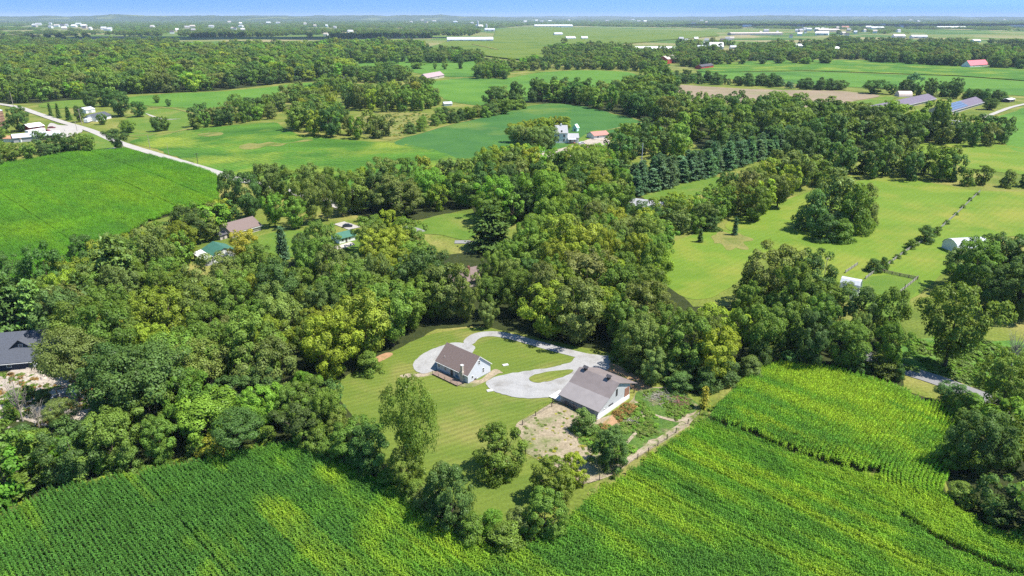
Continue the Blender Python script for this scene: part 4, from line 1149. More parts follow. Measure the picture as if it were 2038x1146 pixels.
fill([(60, 600), (150, 575), (230, 540), (300, 500), (380, 470), (450, 452), (470, 470), (380, 500), (370, 540), (370, 565), (330, 565), (200, 590)], 8, (11, 15), (9, 13), 'midwood', [('round', 4), ('tall', 2), ('pine', 2)], 'in the mixed strip below the left corn')
fill([(290, 500), (340, 470), (400, 445), (450, 435), (460, 455), (380, 480), (330, 505)], 7, (9, 13), (9, 12), 'mix', RT, 'between left corn and green roofed garage')
fill([(520, 585), (600, 572), (700, 570), (760, 555), (840, 560), (850, 585), (800, 580), (700, 582), (600, 582)], 8, (11, 14), (10, 13), 'midwood', RT, 'behind the wood and below the back lawns')
fill([(740, 500), (790, 485), (822, 492), (850, 560), (800, 555), (750, 540)], 8.5, (14, 18), (11, 15), 'midwood', RT, 'below the sunny clearing')
fill([(868, 650), (950, 642), (1010, 650), (1080, 668), (1150, 684), (1215, 697), (1240, 720), (1290, 748), (1340, 770), (1400, 782), (1470, 760), (1500, 732), (1540, 715), (1545, 670), (1480, 672), (1440, 685), (1380, 690), (1335, 660), (1310, 590), (1315, 520), (1290, 480), (1200, 455), (1120, 460), (1040, 500), (1000, 560), (975, 580), (975, 630), (880, 630)],
     8.8, (14, 19.5), (11, 15.5), 'midwood', RT, 'in the middle wood')
fill([(1220, 700), (1250, 726), (1300, 752), (1345, 774), (1402, 788), (1480, 762), (1540, 720), (1530, 700), (1470, 735), (1400, 765), (1340, 750), (1280, 725), (1235, 698)], 5, (4, 8), (5, 9), 'deep', BU, 'at the wood edge behind the barn', 'shrub', 'shrub')
fill([(1540, 720), (1600, 732), (1700, 752), (1775, 765), (1800, 745), (1795, 700), (1750, 672), (1690, 668), (1620, 650), (1545, 650)], 8.3, (13, 18), (11, 15), 'cool', RT, 'in the wood above the right corn field')
fill([(1545, 724), (1640, 730), (1750, 758), (1800, 775), (1802, 755), (1700, 735), (1600, 718)], 4.5, (4, 7), (5, 8), 'deep', BU, 'at the upper edge of the right corn field', 'shrub', 'shrub')
fill([(700, 425), (745, 418), (800, 440), (862, 428), (940, 412), (960, 452), (1040, 448), (1120, 440), (1200, 448), (1250, 440), (1250, 425), (1245, 390), (1235, 372), (1180, 360), (1120, 362), (1040, 352), (980, 352), (900, 366), (830, 382), (760, 392)],
     9.5, (14, 19), (12, 16.5), 'mix', RT, 'in the grove behind the sunny clearing')
fill([(960, 350), (1000, 336), (1060, 338), (1120, 340), (1190, 352), (1240, 372), (1180, 362), (1100, 362), (1000, 356)], 10, (15, 20), (13, 17), 'bright', RT, 'in the front rank facing the white farmhouse')
fill([(1270, 440), (1320, 432), (1390, 440), (1410, 440), (1405, 412), (1330, 425)], 7.5, (9, 12), (9, 12), 'mix', RT, 'below the grey roofed shed')
fill([(1425, 442), (1500, 442), (1560, 412), (1605, 380), (1640, 356), (1600, 350), (1520, 366), (1460, 395), (1425, 415)], 9.5, (13.5, 18.5), (12, 16), 'mix', RT, 'in the thick group left of the hay field')
fill([(1280, 480), (1310, 455), (1380, 442), (1410, 450), (1380, 470), (1330, 490)], 8, (9, 14), (9, 12), 'mix', RT, 'above the small meadow')
for row, (p0, p1, n) in enumerate((((1258, 391), (1590, 296), 26), ((1262, 377), (1580, 290), 24))):
    for i in range(n):
        t = (i + RNG.uniform(-.2, .2)) / (n - 1)
        A, B = G(*p0), G(*p1)
        q = A + (B - A) * t
        add_tree('pine', q[0] + RNG.normal(0, .7), q[1] + RNG.normal(0, .7), RNG.uniform(12, 18), RNG.uniform(8.5, 12.5), 'blue green', 'blue green layered pine of the long straight pine row', 'pines of the long straight row', 'pine_tree')
fill([(1600, 348), (1700, 354), (1800, 360), (1888, 366), (1892, 352), (1800, 340), (1700, 330), (1600, 322), (1560, 330)], 10, (16, 21), (13, 17), 'deep', RT, 'in the tree belt above the hay field')
fill([(1880, 366), (1960, 374), (2080, 384), (2080, 374), (1960, 364), (1890, 356)], 9, (10, 17), (10, 15), 'deep', [('round', 3), ('bush', 1)], 'in the hedge at the right end of the hay field')
fill([(1210, 332), (1255, 322), (1300, 318), (1340, 330), (1365, 300), (1320, 276), (1262, 282), (1222, 300)], 11, (15, 20), (13, 18), 'deep', RT, 'right of the white farmhouse yard')
fill([(1150, 320), (1190, 318), (1210, 330), (1180, 340), (1150, 335)], 10, (11, 14), (13, 16), 'bright', RT, 'in front of the farmhouse yard')
fill([(975, 216), (1040, 206), (1100, 204), (1170, 211), (1255, 232), (1345, 258), (1400, 292), (1460, 312), (1560, 302), (1700, 302), (1850, 287), (1855, 272), (1750, 250), (1640, 240), (1550, 224), (1480, 224), (1400, 232), (1340, 220), (1330, 200), (1300, 188), (1255, 180), (1200, 196), (1120, 190), (1080, 192), (1000, 202)],
     15, (17, 23), (16, 23), 'deep', RT, 'in the long dark belt across the middle distance')
fill([(1240, 180), (1290, 170), (1335, 168), (1345, 195), (1300, 190)], 15, (17, 24), (16, 22), 'deep', RT, 'at the upper end of the long dark belt')
fill([(1870, 287), (1930, 292), (2005, 290), (1998, 276), (1930, 270), (1880, 276)], 13, (14, 21), (15, 20), 'deep', RT, 'in the dark group below the purple barns')
fill([(1862, 268), (1872, 268), (1880, 280), (1864, 284)], 12, (25, 28), (12, 15), 'deep', [('tall', 1)], 'in the tall dark pair beside the purple barns')
fill([(-80, 338), (0, 333), (60, 322), (130, 310), (182, 304), (178, 296), (110, 300), (40, 310), (-80, 322)], 8, (10, 13), (10, 13), 'deep', RT, 'in the thick hedge above the left corn')
fill([(380, 259), (440, 252), (520, 240), (545, 236), (530, 222), (470, 234), (400, 242)], 10, (10, 16), (10, 15), 'deep', RT, 'in the clump above the bean field')
fill([(585, 262), (640, 274), (700, 277), (765, 280), (770, 268), (715, 262), (680, 245), (650, 215), (610, 215), (590, 238)], 12, (13, 20), (12, 18), 'mix', RT, 'in the loose clump beside the yellow meadow')
fill([(520, 222), (560, 205), (610, 195), (650, 200), (640, 215), (580, 222)], 13, (13, 18), (12, 18), 'mix', RT, 'below the green pasture')
fill([(690, 218), (760, 224), (850, 220), (878, 206), (850, 196), (770, 194), (700, 192)], 13, (17, 22), (14, 19), 'mix', RT, 'in the tall clump in front of the far green field')
fill([(812, 270), (870, 252), (930, 240), (1000, 228), (1044, 214), (1030, 206), (960, 224), (880, 238), (820, 252)], 11, (8, 13), (9, 15), 'deep', BU, 'in the bushy line along the deep green field', 'hedgerow_tree')
fill([(612, 195), (690, 188), (700, 172), (640, 168)], 15, (13, 18), (13, 18), 'mix', RT, 'left of the far grey house')
fill([(690, 162), (760, 166), (806, 162), (800, 150), (715, 150)], 16, (15, 20), (16, 22), 'deep', RT, 'behind the far grey house')
fill([(945, 158), (1008, 158), (1004, 138), (955, 136)], 14, (15, 22), (14, 20), 'far', RT, 'in the willowy clump before the far fields')
fill([(1012, 143), (1060, 141), (1120, 139), (1190, 139), (1260, 141), (1320, 150), (1330, 138), (1260, 128), (1180, 126), (1130, 118), (1070, 128), (1015, 134)], 16, (13, 20), (14, 22), 'far', RT, 'in the far hedge line')
fill([(1335, 165), (1400, 168), (1470, 170), (1560, 176), (1675, 181), (1672, 177), (1560, 171), (1440, 164), (1340, 160)], 12, (10, 15), (12, 18), 'dark_hedge', BU, 'in the dark hedge above the brown field', 'hedgerow_tree')
fill([(1785, 188), (1850, 193), (1905, 198), (1900, 190), (1850, 184), (1800, 180)], 13, (13, 19), (14, 19), 'dark_hedge', RT, 'in the dark hedge behind the purple barns')
fill([(1920, 199), (2005, 206), (2000, 200), (1930, 194)], 13, (8, 13), (12, 17), 'dark_hedge', BU, 'in the low hedge at the far right', 'hedgerow_tree')
fill([(1925, 850), (1970, 842), (2100, 838), (2100, 1100), (1990, 1040), (1925, 1000), (1915, 950), (1922, 885)], 6.8, (10, 14), (8.5, 11.5), 'front', RT, 'in the wood at the lower right edge')
fill([(1880, 805), (1930, 800), (2080, 810), (2080, 835), (1960, 832), (1900, 842)], 4.5, (4, 6.5), (5, 7.5), 'front', BU, 'between paved road and lower right wood', 'shrub', 'shrub')
fill([(1880, 800), (1900, 812), (1910, 840), (1892, 885), (1886, 950), (1890, 1005), (1960, 1050), (2080, 1108), (2080, 1090), (1970, 1035), (1905, 995), (1900, 950), (1908, 890), (1920, 845)], 4.2, (4, 7), (5, 8), 'front', BU, 'along the right edge of the corn', 'shrub', 'shrub')
for i, (px, py) in enumerate([(1772, 524), (1786, 514), (1798, 506), (1824, 488), (1870, 458), (1884, 446), (1902, 428), (1916, 414), (1930, 400), (1944, 388)]):
    one('bush', px, py, 1.6 + .3 * (i % 3), 2.6 + .5 * (i % 2), 'pale green', 'small scrubby growth on the overgrown fence of the hay field', 'shrub', 'shrub', 'scrub along the overgrown fence')
fill([(1080, 112), (1150, 113), (1250, 119), (1340, 117), (1320, 106), (1200, 100), (1100, 98)], 18, (15, 24), (16, 24), 'far', RT, 'in the far grove beside the white sheds')
fill([(1330, 128), (1400, 138), (1450, 122), (1420, 112), (1340, 112)], 18, (13, 19), (16, 22), 'far', RT, 'round the red barn')
fill([(1435, 124), (1560, 121), (1640, 119), (1740, 119), (1750, 104), (1660, 92), (1560, 92), (1480, 98), (1440, 108)], 17, (14, 21), (16, 24), 'far', RT, 'in the far grove above the right field')
fill([(1725, 124), (1800, 128), (1900, 133), (2100, 141), (2100, 112), (1900, 104), (1800, 102), (1740, 106)], 15, (17, 23), (18, 24), 'far', RT, 'in the far wood at the right')
fill([(1320, 108), (1440, 108), (1480, 96), (1440, 88), (1340, 92)], 24, (14, 20), (18, 24), 'far', RT, 'among the far white farmhouses')
fill([(-300, 212), (60, 206), (110, 200), (180, 197), (250, 188), (420, 181), (560, 166), (690, 156), (712, 142), (610, 128), (680, 118), (815, 111), (850, 98), (760, 92), (600, 98), (400, 101), (200, 103), (0, 108), (-300, 112)],
     17.5, (18, 26), (20, 29), 'farwood', RT, 'in the big wood at the upper left')
fill([(-60, 262), (-20, 250), (20, 262), (10, 300), (-60, 305)], 10, (6, 12), (9, 13), 'green' if False else 'far', RT, 'around the brown silo')

# where little houses stand far off, so that trees leave them in sight
FAR_SPOTS = []
for x0, x1, y0, y1, n in ((60, 190, 44, 58, 9), (20, 190, 52, 62, 5), (195, 330, 52, 64, 5), (330, 500, 54, 68, 10), (400, 640, 36, 50, 8), (560, 830, 38, 58, 9), (830, 1000, 38, 50, 9), (1000, 1200, 38, 48, 8), (1200, 1420, 38, 48, 8),
                          (1500, 1800, 50, 68, 18), (1560, 1700, 60, 76, 8), (1340, 1480, 74, 90, 8), (1800, 2030, 36, 44, 8), (640, 700, 60, 72, 3)):
    for _ in range(n): FAR_SPOTS.append((RNG.uniform(x0, x1), RNG.uniform(y0, y1)))
FAR_SPOTS_XY = [G(*p) for p in FAR_SPOTS]

# the far distance: scattered groves, thicker in bands
def far_trees():
    out = []
    keep_out = [np.array([G(*p) for p in c]) for c in ([(850, 98), (985, 56), (1060, 50), (1430, 56), (1440, 74), (1240, 92), (1100, 116), (1070, 128), (930, 112)], [(1330, 62), (1500, 56), (1660, 60), (1660, 74), (1450, 76)],
                [(1790, 58), (2100, 62), (2100, 84), (1830, 76)], [(1110, 106), (1240, 92), (1330, 84), (1460, 72), (1660, 72), (1640, 88), (1480, 98), (1340, 106), (1250, 108), (1150, 110)],
                [(1330, 58), (1660, 58), (1660, 74), (1330, 76)], [(1400, 112), (1440, 100), (1500, 92), (1700, 92), (1740, 104), (1720, 122), (1440, 128)], [(1640, 70), (2100, 70), (2100, 88), (1700, 84)], [(180, 72), (380, 72), (380, 78), (180, 78)], [(-60, 72), (30, 72), (30, 77), (-60, 77)], [(860, 70), (1000, 74), (1000, 90), (860, 96)])]
    near_house = np.array(FAR_SPOTS_XY + [G(*p) for p in [(900, 84), (930, 84), (970, 84), (1080, 55), (1100, 55), (1130, 55), (1470, 71), (1500, 71), (1540, 71), (1880, 58), (1900, 58), (1920, 58), (952, 57), (968, 60), (975, 62), (1635, 71), (1650, 64), (1683, 59), (1748, 59), (1790, 76), (1820, 77), (1840, 77), (1945, 85), (2025, 56), (1110, 72), (1137, 80), (1164, 80), (1488, 55)]])
    hd = np.linalg.norm(near_house, axis=1)
    hu = near_house / hd[:, None]
    for d0, d1, n, th in ((1500, 2600, 5200, .45), (2600, 4500, 9000, .43), (4500, 8000, 11000, .42), (8000, 14000, 10000, .38), (14000, 26000, 6000, .3)):
        r = np.sqrt(RNG.uniform(d0 ** 2, d1 ** 2, n)); a = RNG.uniform(-.68, .68, n)
        q = np.stack([r * np.sin(a), r * np.cos(a)], 1)
        k = 1 / (300 + d0 * .08)
        f = fbm(q[:, 0] * k + 4, q[:, 1] * k * .7 + 7, 4)
        q = q[f > th]
        along = q @ hu.T
        lat = np.abs(q[:, :1] * -hu[None, :, 1][0] + q[:, 1:] * hu[None, :, 0][0])
        hid = ((along < hd[None] + 30) & (along > hd[None] * .86) & (lat < 12 + hd[None] * .006)).any(1)
        q = q[~hid]
        for c in keep_out: q = q[~inside(q, c)]
        out.append(q)
    return out
def realise_trees():
    """the largest trees in view become things with trunk and crown; the rest of a kind is one mass"""
    caps = {'broadleaf_tree': 300, 'shrub': 200, 'pine_tree': 150, 'hedgerow_tree': 60}
    for t in TREES:
        d = math.sqrt(t['x'] ** 2 + t['y'] ** 2 + CAM_H ** 2)
        t['size'] = t['h'] * t['w'] / d ** 2
        c = (t['x'] / max(t['y'], 1))
        t['out'] = abs(c) > .86
    by = {}
    for t in TREES: by.setdefault(t['name'], []).append(t)
    # neighbours that look alike are told apart by the nearest thing one can find
    marks = [(c[2], G(c[0], c[1])) for c in ((915, 745, 'the gabled house'), (1180, 790, 'the grey barn'), (110, 800, 'the rubble yard'), (20, 700, 'the dark blue house'), (415, 525, 'the green roofed garage'), (490, 465, 'the brown roofed house'),
             (690, 475, 'the green roofed house'), (915, 575, 'the red brown cabin'), (900, 450, 'the sunny clearing'), (1060, 682, 'the gravel drive'), (1390, 550, 'the small meadow'), (1690, 580, 'the white barn'), (1390, 800, 'the paddock corner'),
             (560, 900, 'the front corn'), (160, 550, 'the left corn'), (1838, 750, 'the paved road'), (730, 740, 'the mown lawn'), (1280, 410, 'the grey roofed shed'), (1125, 280, 'the white farmhouse'), (1265, 370, 'the brick house'), (1640, 460, 'the hay field'), (1830, 205, 'the purple barns'))]
    byl = {}
    for t in TREES:
        if not t['force']: byl.setdefault(t['label'], []).append(t)
    for lb, ts in byl.items():
        if len(ts) < 2: continue
        for t in ts:
            m = min(marks, key=lambda c: (c[1][0] - t['x']) ** 2 + (c[1][1] - t['y']) ** 2)
            l2 = lb + ', nearest to ' + m[0]
            if len(l2.split()) <= 16 and m[0] not in lb: t['label'] = l2
    byl = {}
    for t in TREES:
        if not t['force']: byl.setdefault(t['label'], []).append(t)
    for lb, ts in byl.items():
        if len(ts) < 2: continue
        ts.sort(key=lambda t: t['h'])
        names_ = ['lower', 'taller'] if len(ts) == 2 else ['lowest'] + [''] * (len(ts) - 2) + ['tallest']
        for t, w_ in zip(ts, names_):
            if len(lb.split()) < 16: t['label'] = (w_ + ' ' + lb).strip()
    mass = []
    for nm, ts in by.items():
        ts.sort(key=lambda t: (not t['force'] or t['out'], t['out'], -t['size']))
        cap = caps.get(nm, 100)
        for i, t in enumerate(ts):
            tv = np.array(TINTS[t['tint']]) * (RNG.uniform(.96, 1.08) if t['force'] else RNG.uniform(.8, 1.22)) * (1 + RNG.normal(0, .05, 3))
            t['rgb'] = tv
            if i >= cap or t['out'] or t['y'] > 1250: mass.append(t); continue
            crown, trunk = KINDS[t['kind']][RNG.integers(len(KINDS[t['kind']]))]
            z = float(T(t['x'], t['y']))
            r = empty(nm, (t['x'], t['y'], z), RNG.uniform(0, 6.28))
            r.scale = (t['w'], t['w'] * RNG.uniform(.9, 1.1), t['h'])
            tag(r, t['label'], t['cat'], t['group'])
            for pn, me in (('trunk', trunk), ('crown', crown)):
                if me is None: continue
                o = bpy.data.objects.new(pn, me)
                o['tint'] = [float(c) for c in tv]
                COL.objects.link(o); o.parent = r
    # the mass: one object, coarser copies
    far_kinds, kidx = [], {}
    def add(nm, seeds, shape, lobes, leaves, size, zb, lobe):
        kidx[nm] = []
        for s in seeds:
            me, _ = broad_crown('far_%s_%d' % (nm, s), s, lobes, leaves, size, shape, zb, lobe, .22, .5, True)
            kidx[nm].append(len(far_kinds)); far_kinds.append(me)
    add('round', (51, 52, 53, 54, 59), 'round', 34, 2000, .065, .08, (.09, .17))
    add('tall', (55, 56), 'tall', 30, 1400, .075, .06, (.09, .15))
    add('bush', (57, 58), 'bush', 24, 1100, .09, .0, (.12, .2))
    kidx['vase'] = kidx['round']; kidx['ball'] = kidx['round']; kidx['airy'] = kidx['tall']; kidx['flat'] = kidx['round']
    kidx['pine'] = []
    for s in (61, 62):
        kidx['pine'].append(len(far_kinds)); far_kinds.append(pine_crown('far_pine_%d' % s, s, 9, 7, 5, .11, .7, .03, .08, 3))
    kidx['spruce'] = kidx['pine']; kidx['sapling'] = kidx['pine']
    pts, rot, scl, idx, tint = [], [], [], [], []
    bare = [t for t in mass if t['kind'] == 'bare']
    for t in mass:
        if t['kind'] == 'bare': continue
        pts.append((t['x'], t['y'], float(T(t['x'], t['y'])))); rot.append((0, 0, RNG.uniform(0, 6.28))); scl.append((t['w'], t['w'], t['h']))
        k = kidx[t['kind']]; idx.append(k[RNG.integers(len(k))]); tint.append(t['rgb'])
    scatter('woodland_trees', pts, rot, scl, idx, far_kinds, tint, 'smaller and farther trees of the woods and hedges beyond the nearest ones', 'woodland')
    pts, rot, scl, idx, tint = [], [], [], [], []
    lump = [broad_crown('grove_%d' % s, s, 60, 1500, .05, 'bush', .0, (.06, .13), .2, .5)[0] for s in (71, 72, 73)]
    n0 = len(far_kinds)
    for b, q in enumerate(far_trees()):
        for x, y in q:
            tn = TINTS[pick_tint('far')]
            if b >= 2:
                w = RNG.uniform(35, 80) * (1, 1, 1, 1.8, 3.2)[b]
                pts.append((x, y, 0)); scl.append((w, w * RNG.uniform(.6, 1.2), RNG.uniform(11, 20))); idx.append(n0 + RNG.integers(3))
            else:
                w = RNG.uniform(16, 25)
                pts.append((x, y, 0)); scl.append((w, w, RNG.uniform(14, 22))); k = kidx['round']; idx.append(k[RNG.integers(len(k))])
            rot.append((0, 0, RNG.uniform(0, 6.28))); tint.append(np.array(tn) * RNG.uniform(.75, 1.2))
    scatter('distant_woods', pts, rot, scl, idx, far_kinds + lump, tint, 'far off woods and tree lines towards the horizon', 'woodland')
    print('TREES', {k: len(v) for k, v in by.items()}, 'mass', len(mass), 'far', len(pts))
realise_trees()

# far hills closing the left of the horizon
def hills():
    mb = MB()
    def ridge(x0, x1, d, hgt, seed):
        n = 900
        xs = np.linspace(x0, x1, n)
        hh = hgt * np.clip(np.sin(np.pi * (xs - x0) / (x1 - x0)), 0, 1) ** .6 * (.55 + .8 * fbm(xs * .0012 + seed, xs * 0 + seed, 7)) + 9 * fbm(xs * .02, xs * 0 + seed, 3)
        prof = [(-1500, -2), (-900, .35), (-350, .8), (0, 1), (700, .6), (1500, -2)]
        base = len(mb.v)
        for x, z in zip(xs, hh):
            for dy, k in prof: mb.v.append((x, d + dy + 300 * math.sin(x * .0006), z * k if k > 0 else -2.0))
        m = len(prof)
        for i in range(n - 1):
            for j in range(m - 1):
                a = base + i * m + j
                mb.f.append((a, a + m, a + m + 1, a + 1)); mb.m.append(0)
    ridge(-12500, -2500, 13500, 112, 3)
    ridge(-9500, 1500, 17500, 120, 8)
    ridge(1000, 17000, 21000, 105, 12)
    ridge(-4000, 9000, 26000, 105, 15)
    m = ground('wooded_hills', (.035, .06, .02), (.06, .09, .03), (.12, .15, .05), .0012, (.58, .62), .004, .02, .35, bump=0)
    o = mb.build('hills', m)
    o.data.shade_smooth()
    tag(o, 'low wooded hills along the horizon', 'hills', kind='structure')
hills()

# ------------------------------------------------------------------ building materials
M_WHITE = surf('white_paint', (.72, .72, .71), .6, .05, 1)
M_SIDING = surf('pale_grey_siding', (.54, .56, .60), .6, .05, 1, stripe=('Z', .12, .02))
M_SHINGLE = surf('brown_shingle', (.175, .13, .118), .9, .22, 5, stripe=('Z', .1, .01))
M_BARNROOF = surf('grey_brown_metal_roof', (.20, .168, .16), .5, .10, .6, stripe=('X', .23, .03))
M_BARNLOW = surf('lighter_metal_roof', (.25, .225, .218), .45, .08, .6, stripe=('X', .23, .03))
M_BARNWALL = surf('light_grey_steel', (.46, .47, .47), .55, .05, 1, stripe=('Y', .23, .02))
M_NAVY = surf('navy_siding', (.025, .035, .055), .7, .12, 1, stripe=('Z', .12, .02))
M_SLATE = surf('blue_grey_shingle', (.075, .082, .10), .85, .25, 4)
M_DARKROOF = surf('dark_shingle', (.075, .072, .08), .85, .2, 4)
M_GREENROOF = surf('green_metal_roof', (.05, .145, .10), .5, .12, .7, stripe=('X', .23, .03))
M_TANWALL = surf('tan_siding', (.46, .405, .345), .8, .06, 1)
M_BRICK = surf('red_brown_brick', (.20, .095, .065), .9, .2, 8)
M_RED = surf('red_paint', (.36, .055, .04), .7, .15, 1.5)
M_REDROOF = surf('salmon_roof', (.40, .19, .15), .6, .12, 1)
M_PINKROOF = surf('pink_red_roof', (.55, .15, .17), .6, .1, 1)
M_MINT = surf('mint_paint', (.50, .70, .66), .6, .06, 1)
M_MAUVE = surf('mauve_metal_roof', (.135, .108, .142), .6, .12, .4, stripe=('X', .9, .05))
M_TIN = surf('pale_tin_roof', (.50, .52, .55), .45, .10, .4, stripe=('X', .6, .04))
M_DARKGLASS = surf('window_glass', (.03, .035, .045), .12, .1, 1, spec=.6)  # dark glass colour of the panes
M_DOOR = surf('dark_door', (.10, .09, .085), .6, .1, 1)
M_WOOD = surf('weathered_wood', (.30, .22, .16), .85, .25, 4)
M_REDWOOD = surf('reddish_deck', (.26, .12, .085), .85, .2, 4, stripe=('Y', .14, .02))
M_DECK = surf('brown_grey_deck', (.20, .145, .115), .85, .2, 4, stripe=('Y', .14, .02))
M_POST = surf('dark_post', (.06, .05, .045), .9, .2, 4)
M_GREYWOOD = surf('silvery_fence_wood', (.27, .26, .22), .9, .2, 3)
M_POLE = surf('utility_pole_wood', (.30, .26, .21), .9, .2, 3)
M_PANEL = surf('solar_glass', (.12, .15, .21), .2, .12, .5, spec=.8)
M_BROWNSILO = surf('rusty_brown_panel', (.32, .19, .13), .8, .25, .5)
M_STONE = surf('grey_block_wall', (.33, .33, .34), .9, .25, 4)

# ------------------------------------------------------------------ buildings
class House:
    """local frame: x along the near long wall, y away from it, origin at its left foot"""
    def __init__(s, name, label, cat, a, b, W, L=None, group=None, world=False):
        A = np.array(a, float) if world else G(*a)
        B = np.array(b, float) if world else G(*b)
        s.L = L or float(np.linalg.norm(B - A)); s.W = W
        ang = math.atan2(B[1] - A[1], B[0] - A[0])
        c = (A + B) / 2
        s.o = empty(name, (A[0], A[1], float(T(*c))), ang)
        tag(s.o, label, cat, group)
    def part(s, name, mb, mat, parent=None): return mb.build(name, mat, parent or s.o)
    def walls(s, mat, prof, x0=0, x1=None, name='wall'):
        return s.part(name, MB().prism(prof, x0, s.L if x1 is None else x1), mat)
    def gable(s, wall, roof, hw, hr, oh=.4, th=.16, y0=0, W=None, x0=0, x1=None, ex=.35, base=.3, wname='wall', rname='roof'):
        W = W or s.W; x1 = s.L if x1 is None else x1
        m = y0 + W / 2
        w = s.walls(wall, [(y0, -.6), (y0 + W, -.6), (y0 + W, hw), (m, hr), (y0, hw)], x0, x1, wname)
        k = (hr - hw) / (W / 2)
        e = hw - oh * k
        r = s.part(rname, MB().slab([(y0 - oh, e + th), (m, hr + th), (y0 + W + oh, e + th)], x0 - ex, x1 + ex, th * .9), roof)
        return w, r
    def window(s, side, u, z, w, h, frame=None, parent=None, name='window', pane=None, y0=0, y1=None, x0=0, x1=None, bars=True):
        """frame bars proud of the wall with a pane set behind them"""
        y1 = s.W if y1 is None else y1; x1 = s.L if x1 is None else x1
        fr, pn = MB(), MB()
        t, d = .09, .06
        def put(mb, ua, ub, za, zb, da, db):
            if side == 'front': mb.box((ua, y0 - db, za), (ub, y0 - da, zb))
            elif side == 'back': mb.box((ua, y1 + da, za), (ub, y1 + db, zb))
            elif side == 'end': mb.box((x1 + da, ua, za), (x1 + db, ub, zb))
            else: mb.box((x0 - db, ua, za), (x0 - da, ub, zb))
        put(fr, u, u + t, z, z + h, .003, d); put(fr, u + w - t, u + w, z, z + h, .003, d)
        put(fr, u + t, u + w - t, z, z + t, .003, d); put(fr, u + t, u + w - t, z + h - t, z + h, .003, d)
        if bars and h > .9: put(fr, u + t, u + w - t, z + h / 2 - .03, z + h / 2 + .03, .012, d - .01)
        put(pn, u + t + .002, u + w - t - .002, z + t + .002, z + h - t - .002, .004, .010)
        f = fr.build(name, frame or M_WHITE, parent or s.o)
        if (parent or s.o) is s.o: pn.build('pane', pane or M_DARKGLASS, f)
        else: f.data.materials.append(pane or M_DARKGLASS)
        return f
    def door(s, side, u, w, h, mat=None, z=0, y0=0, x1=None):
        mb = MB()
        x1 = s.L if x1 is None else x1
        if side == 'front': mb.box((u, y0 - .06, z), (u + w, y0 - .003, z + h))
        elif side == 'end': mb.box((x1 + .003, u, z), (x1 + .06, u + w, z + h))
        return mb.build('door', mat or M_DOOR, s.o)

def main_house():
    h = House('gabled_house', 'pale grey gabled house with brown shingle roof, chimney and long deck', 'house', (870, 735), (931.6, 764), 8.6, L=12.0)
    L, W = h.L, h.W
    w, r = h.gable(M_SIDING, M_SHINGLE, 2.75, 6.45, oh=.35, ex=.35)
    for x in (-.36, L + .30):                                   # white barge boards
        for y0, y1, z0, z1 in ((-.35, W / 2, 2.45, 6.45), (W + .35, W / 2, 2.45, 6.45)):
            MB().prism([(y0, z0 - .06), (y0, z0 + .14), (y1, z1 + .14), (y1, z1 - .06)] if y0 < y1 else [(y1, z1 - .06), (y1, z1 + .14), (y0, z0 + .14), (y0, z0 - .06)], x, x + .06).build('barge_board', M_WHITE, h.o)
    MB().box((-.35, -.47, 2.38), (L + .35, -.36, 2.52)).build('gutter', M_WHITE, h.o)
    MB().box((-.03, -.03, -.6), (L + .03, W + .03, .3)).build('foundation', M_STONE, h.o)
    ch = MB().box((9.6, -.62, -.3), (10.6, -.02, 3.2)).box((9.8, -.50, 3.2), (10.4, .1, 4.9)).build('chimney', M_TANWALL, h.o)
    MB().box((9.74, -.56, 4.9), (10.46, .16, 5.05)).build('chimney_cap', M_WHITE, ch)
    for u, z, ww, hh in ((.5, .9, .8, 1.2), (3.0, 1.0, .8, 1.0), (8.9, .9, .6, 1.2)): h.window('front', u, z, ww, hh)
    h.door('front', 5.4, 1.0, 2.05, M_DOOR, .25)
    h.window('front', 7.1, .3, 1.5, 2.0, name='patio_door', pane=surf('patio_glass', (.09, .2, .30), .15, .1, 1, spec=.6))
    h.window('end', 3.85, 4.0, .8, 1.3); h.window('end', 5.4, 1.1, .8, 1.4); h.window('end', 1.3, .9, .7, .9); h.window('end', 3.2, -.1, .6, .5)
    h.door('end', 2.3, .8, .9, M_DOOR, -.3)
    dk = MB().box((1.2, -2.9, .22), (11.0, -.66, .36)).build('deck', M_DECK, h.o)
    for x in (1.3, 3.7, 6.1, 8.5, 10.9): MB().box((x - .06, -2.88, -.5), (x + .06, -2.76, 1.2)).build('post', M_WOOD, dk)
    for z in (.75, 1.15): MB().box((1.3, -2.86, z), (10.9, -2.80, z + .06)).build('rail', M_WOOD, dk)
    for x, y in ((2.0, 1.2), (7.6, 6.8)): MB().tube((x, y, 3.4), (x, y, 4.5), .06, .06).build('vent_pipe', M_WHITE, h.o)
    MB().box((2.2, W + .35, -.4), (5.0, W + 2.0, .3)).build('porch', M_CONCRETE, h.o)
main_house()

